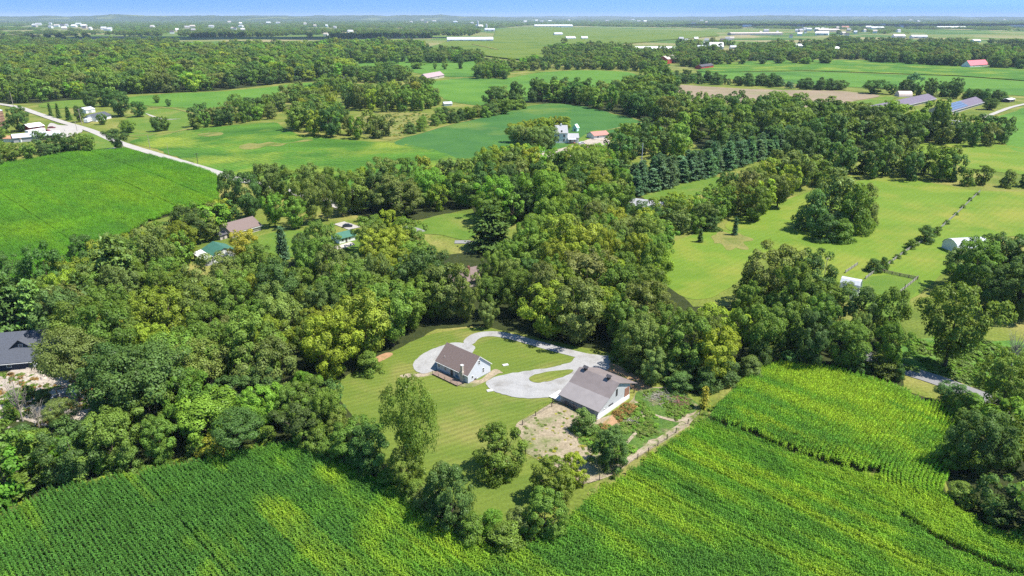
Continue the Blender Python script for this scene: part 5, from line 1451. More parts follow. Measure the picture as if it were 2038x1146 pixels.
def grey_barn():
    ax, bx = (12.2, 148.8), (20.7, 141.1)
    b = House('grey_barn', 'grey barn with metal saddle roof, two roof turrets and a lean to', 'barn', ax, bx, 13.6, world=True)
    L, W = b.L, b.W
    b.walls(M_BARNWALL, [(0, -.8), (W, -.8), (W, 4.0), (8.0, 6.35), (3.8, 3.9), (0, 2.3)])
    b.part('roof', MB().slab([(3.8, 4.10), (8.0, 6.6)], -.45, L + .45, .14).slab([(8.005, 6.6), (16.4, 3.05)], -.45, L + .45, .14), M_BARNROOF)
    b.part('lean_to_roof', MB().slab([(-.55, 2.28), (3.79, 4.09)], -.45, L + .45, .14), M_BARNLOW)
    for x in (1.6, L - 2.8):
        t = MB().box((x - .35, 7.65, 6.2), (x + .35, 8.35, 7.25)).build('roof_turret', M_POST, b.o)
        MB().prism([(7.4, 7.25), (8.6, 7.25), (8.0, 7.75)], x - .6, x + .6).build('turret_roof', M_DARKROOF, t)
    b.part('base_wall', MB().box((L + .004, -.4, -.8), (L + .30, 13.2, .95)), M_WHITE)
    b.part('corner_board', MB().box((-.06, -.06, -.5), (.10, -.004, 2.2)), M_WHITE)
    b.window('end', 7.2, 3.0, .75, 1.9, frame=M_POST, x1=L); b.window('end', 4.3, 1.45, 1.9, .35, frame=M_POST, bars=False); b.window('end', 2.2, 1.2, .5, .55, frame=M_WHITE, bars=False)
    for x in (L - .2, L / 2, .2): MB().box((x - .09, 16.0, -.8), (x + .09, 16.18, 3.0)).build('porch_post', M_POST, b.o)
    b.part('rail_fence', MB().box((L + .31, -2.2, .75), (L + .36, -.42, .9)).box((L + .31, -2.2, .3), (L + .36, -.42, .45)).box((L + .28, -2.3, -.5), (L + .40, -2.16, 1.0)), M_WHITE)
    b.part('apron', MB().box((-3.6, -.3, -.5), (-.06, 4.2, .32)), M_CONCRETE)
    b.part('porch_deck_panel', MB().box((L + .003, 11.2, .96), (L + .06, 13.3, 3.4)), surf('red_brown_deck_panel', (.26, .13, .085), .8, .2, 2))  # upright red-brown panel standing for the deck under the porch
    for x0, x1 in ((.6, 3.2), (3.7, 6.6), (7.1, 10.2)): MB().box((x0, -.07, .0), (x1, -.004, 1.9)).build('stall_panel', M_STONE, b.o)
grey_barn()

def dark_house():
    h = House('dark_blue_house', 'navy blue house with slate grey roofs and a cross gable at the left edge', 'house', (-75, 745), (62, 735), 13, L=20.5)
    L, W = h.L, h.W
    a = R(28)
    h.o.rotation_euler.z = R(12); h.o.scale.z = .86
    h.gable(M_NAVY, M_SLATE, 3.0, 6.2, W=9.0, y0=0, x1=17.5, oh=.6, ex=.5)
    h.gable(M_NAVY, M_SLATE, 5.2, 8.2, W=9.0, y0=5.5, x0=6.5, x1=22.5, oh=.6, ex=.5, wname='upper_wall', rname='upper_roof')
    # cross gable facing the camera, roof ridge running away
    cg = MB()
    x0, x1, m = 10.5, 17.1, 13.8
    cg.v += [(x0, 3.8, 2.5), (x1, 3.8, 2.5), (x1, 3.8, 5.0), (m, 3.8, 8.3), (x0, 3.8, 5.0), (x0, 9.5, 2.5), (x1, 9.5, 2.5), (x1, 9.5, 5.0), (m, 9.5, 8.3), (x0, 9.5, 5.0)]
    for f in ((0, 1, 2, 3, 4), (9, 8, 7, 6, 5), (0, 5, 6, 1), (1, 6, 7, 2), (4, 9, 5, 0)): cg.f.append(f); cg.m.append(0)
    g = cg.build('dormer', M_NAVY, h.o)
    rf = MB()
    for s_ in (-1, 1):
        e = m + s_ * 3.8
        rf.poly([(m, 3.3, 8.5), (e, 3.3, 4.7), (e, 9.9, 4.7), (m, 9.9, 8.5)]); rf.poly([(m, 3.3, 8.35), (m, 9.9, 8.35), (e, 9.9, 4.55), (e, 3.3, 4.55)])
        rf.poly([(m, 3.3, 8.5), (m, 3.3, 8.35), (e, 3.3, 4.55), (e, 3.3, 4.7)])
    rf.build('dormer_roof', M_SLATE, g)
    h.window('front', 13.3, 5.4, 1.1, 1.4, y0=3.8)
    MB().box((-.6, -.75, 2.35), (18, -.62, 2.5)).build('gutter', M_WHITE, h.o)
    h.part('wing_wall', MB().box((17.6, 1.0, -.3), (23.0, 8.5, 2.6)), M_NAVY)
    h.part('wing_roof', MB().slab([(.2, 2.7), (6.0, 4.6)], 17.4, 24.0, .2), M_SLATE)
    h.part('white_door', MB().box((17.52, -.05, .1), (18.5, -.003 + .0, 2.2)), M_WHITE)
    for x in (7.2, 8.4): MB().tube((x, 4.2, 4.6), (x, 4.2, 6.6), .12, .12).build('vent_pipe', M_WHITE, h.o)
    for u in (2, 5, 8, 11): h.window('front', u, .9, 1.2, 1.3)
    dk = MB().box((20.5, -2.6, 1.2), (29.5, .8, 1.4)).build('deck', M_REDWOOD, h.o)
    for i in range(5): MB().box((20.7 + i * 2.1, -2.55, -.6), (20.95 + i * 2.1, -2.3, 2.3)).build('post', M_WOOD, dk)
    MB().box((20.7, -2.5, 2.15), (29.4, -2.42, 2.25)).build('rail', M_WOOD, dk)
    x, y = G(128, 795)
    f = empty('fire_pit_shelter', (x, y, 0), R(20))
    tag(f, 'low grey block seating pit with a timber frame in the rubble yard', 'fire pit')
    k = 14
    for i in range(k):
        a0 = 2 * math.pi * i / k
        o = MB().box((-.62, -.3, -.2), (.62, .3, .75)).build('block', M_STONE, f)
        o.location = (2.8 * math.cos(a0), 2.8 * math.sin(a0), 0); o.rotation_euler.z = a0 + math.pi / 2
    for sx in (-1.4, 1.4): MB().box((sx - .12, .6, -.2), (sx + .12, .84, 3.0)).build('timber_post', M_WOOD, f)
    MB().box((-1.9, .55, 3.0), (1.9, .89, 3.2)).build('timber_beam', M_WOOD, f)
    MB().tube((0, 0, -.1), (0, 0, .5), .9, .9, 12).build('fire_ring', M_BRICK, f)
dark_house()

def simple(name, label, cat, a, b, W, hw, hr, wall, roof, wins=(), oh=.4, L=None, door=None, chimney=None, group=None, world=False):
    h = House(name, label, cat, a, b, W, L, group, world)
    h.gable(wall, roof, hw, hr, oh)
    for wdw in wins: h.window(*wdw)
    if door: h.door(*door)
    if chimney:
        x, y, z0, z1 = chimney
        MB().box((x - .4, y - .4, z0), (x + .4, y + .4, z1)).build('chimney', M_BRICK, h.o)
    return h

def neighbours():
    # green roofed garage with a white lean-to
    h = House('green_roofed_garage', 'garage with green metal roof and flat white lean to', 'garage', (387, 517), (417, 536), 9.5, L=11)
    h.walls(M_DARKROOF, [(0, -.5), (3.6, -.5), (3.6, 3.3), (0, 2.7)], name='lean_to_wall'); h.part('lean_to_roof', MB().slab([(-.4, 2.85), (3.595, 3.55)], -.4, h.L + .4, .18), M_WHITE)
    h.gable(M_WHITE, M_GREENROOF, 3.6, 5.7, y0=3.6, W=9.4, oh=.3)
    h.part('garage_door', MB().box((h.L + .004, 1.0, 0), (h.L + .06, 3.2, 2.3)), M_STONE); h.part('garage_door', MB().box((h.L + .004, 6.0, 0), (h.L + .06, 9.4, 2.6)), M_STONE)
    # brown roof house with tan walls
    h = simple('brown_roofed_house', 'long brown roofed house with tan walls above the green garage', 'house', (462, 474), (520, 458), 11, 2.7, 5.6, M_TANWALL, M_SHINGLE, [('front', 6, .9, 1.4, 1.2), ('front', 10, .9, 1.4, 1.2), ('front', 2.5, .9, 1.2, 1.2)], .7)
    MB().box((-.5, -.85, 2.02), (h.L + .5, -.72, 2.22)).build('gutter', M_WHITE, h.o)
    h2 = simple('garden_shed', 'tiny pale shed with grey roof beside the brown roofed house', 'shed', (439, 478), (452, 474), 3.5, 2.2, 3.2, M_TANWALL, M_DARKROOF, L=3.6)
    h2.door('front', 1.2, 1.0, 1.8)
    simple('green_roofed_house', 'small house with dark green roof behind the leafy trees', 'house', (676, 486), (708, 478), 6.5, 2.5, 4.0, M_WHITE, M_GREENROOF, [('front', 1.0, .9, 1.2, 1.2), ('front', 4.6, .9, 1.0, 1.2)], .5, door=('front', 3, .9, 2.0))
    h = House('canopy_shelter', 'pale curved canopy shelter below the green roofed house', 'shelter', (670, 508), (716, 494), 4, L=9.5)
    h.part('canopy', MB().slab([(-.2, 2.3), (1, 2.8), (3, 2.8), (4.2, 2.3)], 0, h.L, .12), M_TANWALL)
    for x in (.2, h.L - .2):
        for y in (.1, 3.9): MB().box((x - .06, y - .06, -.4), (x + .06, y + .06, 2.3)).build('post', M_WHITE, h.o)
    h = simple('brown_roofed_cabin', 'house with reddish brown roof half hidden in the wood behind the lawn', 'house', (868, 586), (962, 566), 10, 2.8, 5.4, M_TANWALL, M_SHINGLE, [('front', 2, .9, 1.3, 1.2), ('front', 12, .9, 1.3, 1.2)], .6, door=('front', 7, 1.0, 2.0), chimney=(15, 4, 3, 6.5))
    simple('grey_roofed_shed', 'long shed with pale grey roof behind the dense wood', 'shed', (1250, 420), (1312, 428), 10, 3.2, 5.6, M_TANWALL, M_STONE, oh=.5)
    # brick house with stepped dark roofs
    h = House('brick_house', 'brick house with three stepped dark roofs beside the pine row', 'house', (1250, 378), (1282, 366), 9)
    h.gable(M_BRICK, M_DARKROOF, 2.8, 5.0, W=8, oh=.7)
    h.gable(M_BRICK, M_DARKROOF, 4.6, 6.4, y0=8.2, W=8, oh=.7, wname='middle_wall', rname='middle_roof')
    h.gable(M_STONE, M_DARKROOF, 6.8, 8.4, y0=16.4, W=7, oh=.7, wname='rear_wall', rname='rear_roof')
    for u in (2, 6): h.window('front', u, 1, 1.4, 1.2)
    # white farmhouse: two storey block, lower wing and porch
    h = House('white_farmhouse', 'white two storey farmhouse with grey roof and red porch', 'house', (1106, 285), (1128, 285), 13, L=9)
    h.gable(M_WHITE, M_STONE, 8.0, 12.5, oh=.6, y0=0, W=13)
    h.gable(M_WHITE, M_STONE, 4.2, 6.6, x0=9.05, x1=17.5, W=9, y0=0, oh=.5, wname='wing_wall', rname='wing_roof')
    for u in (1.2, 5.5):
        for z in (1.2, 4.6): h.window('front', u, z, 1.5, 2.0)
    h.window('front', 3.6, 8.2, 1.4, 1.6)
    for u in (2, 6, 9.5):
        h.window('end', u, 4.8, 1.4, 1.9)
    for u in (10.5, 14): h.window('front', u, 1.3, 1.3, 1.7)
    pr = MB().box((9.1, -3.2, 0), (15, -.1, .7)).build('porch', M_REDWOOD, h.o)
    MB().slab([(-3.5, 3.4), (-.05, 4.1)], 9.0, 15.2, .15).build('porch_roof', M_TIN, pr)
    for x in (9.3, 12, 14.8): MB().box((x - .1, -3.2, .7), (x + .1, -3.0, 3.4)).build('post', M_WHITE, pr)
    MB().box((4, 5.5, 11.5), (5, 6.5, 14)).build('chimney', M_WHITE, h.o)
    h = simple('mint_shed', 'little mint green shed with pointed roof alone in the field', 'shed', (1148, 262), (1157, 262), 4, 3.2, 5.8, M_MINT, M_MINT, L=4.2)
    h.o.rotation_euler.z = R(60); h.window('start', 1.2, .2, 1.4, 2.2, pane=M_DOOR)
    simple('red_roofed_outbuilding', 'outbuilding with salmon red roof at the farmhouse yard', 'outbuilding', (1182, 277), (1212, 274), 10, 2.8, 5.0, M_WHITE, M_REDROOF, [('front', 3, .8, 1.6, 1.4)], .6)
    simple('brown_roofed_barn', 'low white barn with brown roof in front of the farmhouse yard', 'barn', (1152, 306), (1184, 304), 9, 3.2, 4.8, M_WHITE, M_SHINGLE, oh=.5)
    # white barns right
    for nm, lb, a, b, W, L, rz in (('white_barn', 'white gambrel barn between the massive trees and the paddock', (1668, 592), (1690, 598), 6.0, 5.5, 55), ('white_roofed_barn', 'barn with shiny white roof behind the large right hand trees', (1905, 506), (1958, 500), 9, 14, 8)):
        h = House(nm, lb, 'barn', a, b, W, L)
        h.o.rotation_euler.z = R(rz) - R(90) if nm == 'white_barn' else R(rz)
        pf = [(0, 3.2), (W * .12, 5.2), (W * .32, 6.4), (W * .5, 6.8), (W * .68, 6.4), (W * .88, 5.2), (W, 3.2)]
        if nm == 'white_roofed_barn': h.o.scale.z = .75
        h.walls(M_WHITE, [(0, -.5), (W, -.5)] + pf[::-1])
        h.part('roof', MB().slab([(y, z + .16) for y, z in pf], -.4, h.L + .4, .15), M_TIN)
        h.window('end', W * .4, 3.6, 1.2, 1.4); h.door('end', W * .35, 2.2, 2.6, M_STONE)
        h.window('front', 1.5, 1.2, 1.2, 1.0)
neighbours()

def left_farm():
    simple('red_shed', 'small red shed with white roof beside the concrete yard', 'shed', (60, 263), (90, 259), 12, 4.0, 6.2, M_RED, M_WHITE, [('front', 1.5, 1.2, 1.6, 1.6), ('front', 8, 1.2, 1.6, 1.6)], .7)
    h = House('white_trailer', 'long white trailer parked below the red shed', 'trailer', (58, 270), (92, 264), 4)
    h.part('body', MB().box((0, 0, .9), (h.L, 3.4, 4.0)), M_WHITE)
    for x in (2, 3.2, h.L - 3, h.L - 1.8):
        MB().tube((x, -.02, .5), (x, .35, .5), .5, .5, 12).build('wheel', M_POST, h.o)
    for x in (3, 9, 13): h.window('front', x, 2.0, 1.2, 1.0)
    h = House('long_white_shed', 'long open shed with pale roof behind the thick hedge', 'shed', (28, 284), (122, 276), 13)
    h.gable(M_STONE, M_TIN, 3.6, 5.6, oh=.7)
    h.part('bay_shade_panel', MB().box((h.L * .55, -.05, 0), (h.L * .97, -.004, 2.9)), M_POST)  # dark panel on the wall, painted as the shaded inside of the bay
    for i in range(4): MB().tube((8 + i * 9, 4, 5.0), (8 + i * 9, 4, 6.2), .2, .2).build('vent_pipe', M_STONE, h.o)
    h = House('rust_lean_to', 'low shed with rusty roof left of the long pale shed', 'shed', (-20, 283), (26, 283), 10, L=24)
    h.gable(M_WHITE, surf('rust_roof', (.42, .22, .13), .8, .25, .5), 2.8, 4.2)
    simple('blue_grey_house', 'blue grey house with white trim under the dark roadside trees', 'house', (192, 242), (222, 235), 12, 3.4, 6.2, M_WHITE, M_SLATE, [('front', 3, 1, 2, 1.6), ('front', 12, 1, 2, 1.6)], .7)
    h = House('white_camper', 'white camper parked in front of the blue grey house', 'camper', (175, 245), (193, 239), 4)
    h.part('body', MB().box((0, 0, .7), (h.L, 3.2, 3.6)), M_WHITE); h.window('front', 2.5, 1.9, 1.6, .9); h.window('front', 7, 1.9, 1.6, .9)
    for x in (4.2, 5.4): MB().tube((x, -.02, .45), (x, .3, .45), .45, .45, 12).build('wheel', M_POST, h.o)
    h = House('white_garage', 'white garage among the trees left of the blue grey house', 'garage', (172, 226), (190, 223), 9); h.gable(M_WHITE, M_TIN, 3.4, 5.4)
    h.door('front', 3, 4, 2.8, M_STONE)
    # brown silo cut by the left edge
    x, y = G(-6, 262)
    s = empty('brown_silo', (x, y, float(T(x, y))))
    tag(s, 'rusty brown silo cut off by the left edge of the view', 'silo')
    MB().tube((0, 0, -.5), (0, 0, 17), 7.5, 7.5, 32).build('body', M_BROWNSILO, s)
    MB().tube((0, 0, 17), (0, 0, 21), 7.7, .4, 32).build('dome', M_TIN, s)
    for i in range(1, 8): MB().tube((0, 0, 2.1 * i), (0, 0, 2.1 * i + .18), 7.58, 7.58, 32).build('hoop', M_POST, s)
left_farm()

def right_barns():
    h = House('purple_roofed_barn', 'long poultry barn with mauve roof beside the dark hedge', 'barn', (1745, 230), (1862, 200), 19)
    h.gable(M_TANWALL, M_MAUVE, 3.2, 7.6, oh=.8, th=.3)
    h.part('eave_trim', MB().box((-.3, -.9, 2.75), (h.L + .3, -.82, 3.1)), M_WHITE)
    for x in np.arange(8, h.L - 4, 12): h.window('front', x, .8, 3.0, 1.4, name='curtain_opening', bars=False)
    h = House('solar_roofed_barn', 'long mauve roofed barn with blue solar panels on its near half', 'barn', (1878, 233), (1958, 207), 19)
    L = h.L
    h.gable(M_TANWALL, M_MAUVE, 3.2, 7.6, oh=.8, th=.3)
    h.part('eave_trim', MB().box((-.3, -.9, 2.75), (L + .3, -.82, 3.1)), M_WHITE)
    k = 4.4 / 9.5
    n = 9
    for i in range(n):
        for j in range(3):
            x0 = L * .02 + i * (L * .55 / n); x1 = x0 + L * .55 / n - .35
            y0, y1 = .1 + j * 3.05, .1 + j * 3.05 + 2.8
            o = MB().slab([(y0, 3.2 + y0 * k + .62), (y1, 3.2 + y1 * k + .62)], x0, x1, .12).build('solar_panel', M_PANEL, h.o)
    for x in np.arange(8, L - 4, 12): h.window('front', x, .8, 3.0, 1.4, name='curtain_opening', bars=False)
    h = House('quonset_hut', 'pinkish round roofed hut behind the first purple barn', 'hut', (1789, 193), (1816, 193), 12)
    arc = [(6 - 6 * math.cos(math.pi * i / 12), 6.5 * math.sin(math.pi * i / 12)) for i in range(13)]
    h.part('shell', MB().prism(arc[::-1], 0, h.L), surf('pinkish_shell', (.62, .50, .45), .6, .08, .4)); h.part('end_wall', MB().prism([(6 + (y - 6) * .9, z * .9) for y, z in arc[::-1]], h.L + .004, h.L + .1), M_DOOR)
    for lb, a, b, W, hw, hr, wall, roof, nm in (
        ('grey roofed house hidden among trees below the second purple barn', (1884, 252), (1918, 256), 10, 3, 5.5, M_WHITE, M_STONE, 'grey_roofed_house'),
        ('white roofed shelter at the far right farm track', (2008, 204), (2019, 202), 7, 3, 3.8, M_POST, M_WHITE, 'open_shelter'),
        ('red cabin with dark roof at the corner of the far field', (1396, 138), (1420, 135), 12, 5, 8, M_RED, M_DARKROOF, 'red_cabin'),
        ('brick red barn with pale roof among the far trees', (1328, 127), (1347, 124), 20, 9, 15, M_RED, M_TANWALL, 'red_barn'),
        ('house with pink red roof at the edge of the far right wood', (1930, 135), (1966, 133), 16, 5, 13, M_WHITE, M_PINKROOF, 'pink_roofed_house'),
        ('far house with greyish pink roof on the yellow meadow', (850, 160), (884, 154), 14, 4, 9, M_TANWALL, surf('dusty_rose_roof', (.34, .25, .26), .8, .15, 1), 'far_farmhouse'),
        ('small grey house half hidden left of the far clump', (682, 162), (702, 158), 11, 4, 7, M_TANWALL, M_DARKROOF, 'far_grey_house'),
        ('white hut in the hollow beside the deep green field', (884, 211), (900, 210), 6, 2.5, 4, M_WHITE, M_TIN, 'white_hut')):
        h = simple(nm, lb, 'house' if 'house' in nm else 'building', a, b, W, hw, hr, wall, roof, oh=.6)
        if h.L > 10:
            h.window('front', h.L * .2, hw * .3, 2, hw * .4); h.window('front', h.L * .65, hw * .3, 2, hw * .4)
right_barns()

# ------------------------------------------------------------------ far farmsteads, each its own building
def far_buildings():
    rows = [  # x0, x1, foot y, depth, wall h, ridge h, roof, label, name
        (890, 982, 83, 40, 8, 16, M_TIN, 'very long pale shed with many vents left of the olive corn', 'long_shed'),
        (1064, 1140, 54, 60, 12, 20, M_WHITE, 'long white shed at the far edge of the olive corn', 'long_shed'),
        (1455, 1558, 70, 40, 8, 13, M_TANWALL, 'long cream shed in the far right fields', 'long_shed'),
        (1868, 1924, 57, 50, 12, 18, M_WHITE, 'long white shed far away on the right', 'long_shed'),
        (1265, 1296, 100, 22, 6, 10, M_WHITE, 'left half of the pair of white sheds beside the far grove', 'white_shed'),
        (1297, 1345, 101, 26, 6, 11, M_WHITE, 'right half of the pair of white sheds beside the far grove', 'white_shed'),
        (1388, 1406, 99, 18, 7, 12, M_TIN, 'small white barn left of the big white gabled barn', 'white_shed'),
        (1413, 1440, 99, 26, 9, 20, M_WHITE, 'big white gabled barn among the far trees', 'white_shed'),
        (1454, 1466, 98, 15, 6, 10, M_TIN, 'small pale barn right of the big white gabled one', 'white_shed'),
        (1582, 1598, 95, 18, 6, 11, M_WHITE, 'white house front in the far right grove', 'white_shed'),
        (1660, 1671, 101, 14, 6, 11, M_WHITE, 'small white building in front of the far right wood', 'white_shed'),
        (1104, 1120, 71, 20, 8, 15, M_TIN, 'white building beside the olive corn knoll', 'white_shed'),
        (1128, 1146, 79, 22, 7, 13, M_WHITE, 'left white building at the edge of the olive corn', 'white_shed'),
        (1158, 1170, 79, 22, 7, 13, M_WHITE, 'right white building at the edge of the olive corn', 'white_shed'),
        (948, 962, 56, 40, 14, 26, M_WHITE, 'white barn beside the twin silos', 'white_barn_far'),
        (965, 985, 62, 40, 10, 18, M_TIN, 'pale shed right of the twin silos', 'white_shed'),
        (1480, 1496, 54, 50, 12, 20, M_WHITE, 'white shed in front of the dark far wood', 'white_shed'),
        (1622, 1648, 70, 50, 10, 18, M_WHITE, 'white building of the right hand village', 'white_shed'),
        (1630, 1672, 63, 50, 10, 18, M_TANWALL, 'long pale village building', 'long_shed'),
        (1676, 1690, 58, 40, 12, 22, M_REDROOF, 'village building with a reddish roof', 'white_shed'),
        (1735, 1760, 58, 40, 10, 18, M_WHITE, 'white village shed at the right of the village', 'white_shed'),
        (1780, 1802, 75, 30, 8, 14, M_WHITE, 'white shed right of the village', 'white_shed'),
        (1815, 1846, 76, 30, 8, 13, M_WHITE, 'long white shed near the far right wood', 'long_shed'),
        (1938, 1952, 84, 22, 6, 10, M_WHITE, 'pale shed behind the far right wood', 'white_shed'),
        (2010, 2040, 55, 60, 12, 20, M_WHITE, 'white shed at the far right edge', 'white_shed')]
    for x0, x1, y, dp, hw, hr, roof, lb, nm in rows:
        a, b = G(x0, y), G(x1, y)
        h = House(nm if nm != 'white_barn_far' else 'white_barn', lb, 'building', a, b, dp, world=True)
        h.gable(M_WHITE if roof is not M_TANWALL else M_TANWALL, roof, hw, hr, oh=.8, th=.4)
        n = max(1, int(h.L / 30))
        for i in range(min(n, 8)): h.part('bay_door', MB().box((h.L * (i + .3) / n, -.25, 0), (h.L * (i + .7) / n, -.01, hw * .7)), M_STONE)
    h0 = None
    for i, (px, py) in enumerate([(951, 56), (968, 59)]):
        x, y = G(px, py)
        s = empty('silo', (x, y, 0)); tag(s, ['taller pale silo of the far twin pair', 'shorter pale silo of the far twin pair'][i], 'silo')
        hh = [52, 34][i]
        MB().tube((0, 0, 0), (0, 0, hh), 8, 8, 20).build('body', M_TIN, s); MB().tube((0, 0, hh), (0, 0, hh + 6), 8.2, 1, 20).build('dome', M_STONE, s)
    # villages: little white houses sprinkled between the trees
    for px, py in FAR_SPOTS:
        a = G(px, py)
        d = float(np.linalg.norm(a))
        w = min(RNG.uniform(10, 22) * max(1, d / 3500), 60)
        h = House('village_house', 'small pale house among the distant trees', 'house', a, a + np.array([w, RNG.uniform(-.5, .5) * w]), w * RNG.uniform(.5, .9), group='houses scattered over the distance', world=True)
        hw = min(5 + d / 900, 14)
        h.gable([M_WHITE, M_WHITE, M_TANWALL][RNG.integers(3)], [M_TIN, M_WHITE, M_STONE, M_STONE, M_DARKROOF, M_TANWALL][RNG.integers(6)], hw, hw * 1.7, oh=.6, th=.3)
far_buildings()

# ------------------------------------------------------------------ fences, poles, vehicles
def post_fence(name, label, px, gap, ht, rails, mat, r=.06, world=None, rail_r=.045, flat=False):
    """posts and rails, each its own part"""
    line = [G(*p) for p in px]
    pts = []
    for a, b in zip(line[:-1], line[1:]):
        n = max(1, round(np.linalg.norm(b - a) / gap))
        pts += [a + (b - a) * i / n for i in range(n)]
    pts.append(line[-1])
    o0 = pts[0]
    f = empty(name, (o0[0], o0[1], float(T(*o0)))); tag(f, label, 'fence')
    z0 = float(T(*o0))
    L3 = [Vector((p[0] - o0[0], p[1] - o0[1], float(T(*p)) - z0)) for p in pts]
    pm = MB().box((-r, -r, -.3), (r, r, ht)).mesh('post', mat)
    for p in L3:
        o = bpy.data.objects.new('post', pm); COL.objects.link(o); o.parent = f; o.location = p
    for z in rails:
        for a, b in zip(L3[:-1], L3[1:]):
            d = b - a
            l = d.length
            mb = MB().box((0, -rail_r, -(.12 if flat else rail_r)), (l, rail_r, .12 if flat else rail_r))
            o = mb.build('rail', mat, f)
            o.location = a + Vector((0, 0, z)); o.rotation_euler = (0, -math.asin(d.z / l), math.atan2(d.y, d.x))
    return f
post_fence('wire_fence', 'dark post and wire fence between paddock and corn', [(1160, 972), (1225, 940), (1290, 902), (1345, 862), (1392, 826)], 4.2, 1.5, (.5, 1.0, 1.35), M_POST, .075, rail_r=.008)
post_fence('wire_fence', 'dark post and wire fence between lawn and paddock', [(1142, 812), (1098, 810), (1066, 828), (1040, 846)], 5.5, 1.4, (.5, .95, 1.3), M_POST, .09, rail_r=.012)
post_fence('wire_fence', 'sparse wire fence at the lower paddock corner', [(1046, 905), (1078, 918), (1112, 934), (1150, 968)], 5.0, 1.4, (.5, .95, 1.3), M_POST, .09, rail_r=.012)
post_fence('barn_fence', 'short dark fence along the near barn wall', [(1100, 802), (1126, 808), (1160, 826), (1186, 840)], 2.4, 1.5, (.5, .95, 1.35), M_POST, .11, rail_r=.05)
post_fence('weathered_fence', 'silvery overgrown fence running up the hay field', [(1762, 532), (1788, 512), (1805, 500), (1850, 474), (1900, 430), (1950, 382)], 2.8, 1.4, (.35, .75, 1.15), M_GREYWOOD, .10, rail_r=.05, flat=True)
post_fence('weathered_fence', 'dark board fence crossing the top of the small paddock', [(1745, 540), (1790, 550), (1826, 557)], 2.8, 1.4, (.4, .8, 1.2), M_WOOD, .10, rail_r=.05, flat=True)
post_fence('weathered_fence', 'silvery fence down the right side of the small paddock', [(1826, 555), (1800, 576), (1780, 592)], 2.8, 1.4, (.35, .75, 1.15), M_GREYWOOD, .10, rail_r=.05, flat=True)
post_fence('weathered_fence', 'short pale fence behind the white barn', [(1682, 544), (1706, 528)], 2.8, 1.4, (.35, .75, 1.15), M_GREYWOOD, .10, rail_r=.05, flat=True)
post_fence('weathered_fence', 'short pale fence beside the low dark shrub', [(1722, 556), (1744, 540)], 2.8, 1.4, (.35, .75, 1.15), M_GREYWOOD, .10, rail_r=.05, flat=True)
post_fence('white_fence', 'white board fence along the farmhouse windbreak', [(1032, 316), (1060, 309), (1084, 302)], 4.0, 1.7, (.5, 1.0, 1.5), M_WHITE, .14, rail_r=.06, flat=True)
post_fence('white_fence', 'white board fence in front of the windbreak trees', [(1026, 292), (1050, 298), (1070, 302)], 4.0, 1.5, (.5, 1.0, 1.4), M_WHITE, .12, rail_r=.06, flat=True)
post_fence('white_fence', 'short white board fence at the lower end of the bean field', [(690, 386), (715, 380), (745, 374)], 3.6, 1.7, (.5, 1.0, 1.5), M_WHITE, .14, rail_r=.06, flat=True)

def pole(px, py, h, label, arm=True, mat=None, r=.16):
    x, y = G(px, py)
    p = empty('utility_pole', (x, y, float(T(x, y))), R(35)); tag(p, label, 'pole')
    MB().tube((0, 0, -.5), (0, 0, h), r, r * .65, 8).build('mast', mat or M_POLE, p)
    if arm:
        a = MB().box((-1.2, -.08, h - .7), (1.2, .08, h - .5)).build('cross_arm', mat or M_POLE, p)
        for x_ in (-1, 0, 1): MB().tube((x_, 0, h - .5), (x_, 0, h - .25), .06, .05, 6).build('insulator', M_WHITE, a)
pole(163, 248, 14, 'pale utility pole at the road junction', r=.3)
pole(154, 262, 9, 'thin pole at the corner of the concrete yard', False, r=.2)
pole(299, 296, 10, 'pale utility pole at the upper end of the bean field', False, r=.22)
pole(394, 326, 7, 'dark pole on the verge of the bean field', True, M_POST, .2)
pole(336, 308, 8, 'thin pole on the verge between the other two', False, r=.15)
pole(1636, 575, 12, 'utility pole with cross arm in front of the massive dark tree', True, r=.14)
pole(1791, 615, 9, 'dark leaning pole at the small paddock', False, M_POST, .14)
pole(1275, 350, 20, 'tall pale pole beside the brick house', False, M_TIN, .25)
pole(27, 212, 16, 'pole at the far end of the pale road', False, r=.3)

def car(name, label, cat, px, py, rz, paint, k=1.0):
    """body with cabin, glass, bumpers and four wheels"""
    x, y = G(px, py)
    c = empty(name, (x, y, float(T(x, y)) + .15), R(rz)); c.scale = (k, k, k); tag(c, label, cat)
    prof = [(-2.2, .35), (2.2, .35), (2.25, .75), (1.2, .95), (.6, 1.42), (-1.1, 1.45), (-1.9, 1.0), (-2.25, .9)]
    mb = MB(); mb.prism([(u, z) for u, z in prof], -.86, .86)
    o = mb.build('body', paint, c); o.rotation_euler.z = R(-90)
    g = MB().prism([(1.08, .98), (.58, 1.36), (-1.05, 1.39), (-1.72, 1.02)], -.875, .875).build('window_band', M_DARKGLASS, c); g.rotation_euler.z = R(-90)
    for sx in (-1.4, 1.4):
        for sy in (-.8, .8):
            w = MB().tube((sx, sy - .1, .34), (sx, sy + .1, .34), .34, .34, 12).build('wheel', M_POST, c)
M_CARBLUE = surf('dark_blue_car_paint', (.03, .04, .07), .25, .05, 1, spec=.6)
M_CARRED = surf('dark_red_machine_paint', (.18, .05, .05), .4, .1, 1)
car('parked_car', 'dark blue car parked on the pale pad behind the trees', 'car', 692, 452, 10, M_CARBLUE)
car('parked_car', 'dark red vehicle parked on the bright concrete yard', 'car', 103, 256, 20, M_CARRED, 1.3)
car('parked_car', 'grey red vehicle behind the first one on the concrete yard', 'car', 96, 262, -30, M_CARRED, 1.2)
car('parked_car', 'dark car at the end of the track below the long belt', 'car', 1306, 243, 0, M_CARBLUE, 1.3)
car('parked_car', 'pale car beside the dark one at the end of the track', 'car', 1317, 242, 10, M_WHITE, 1.3)
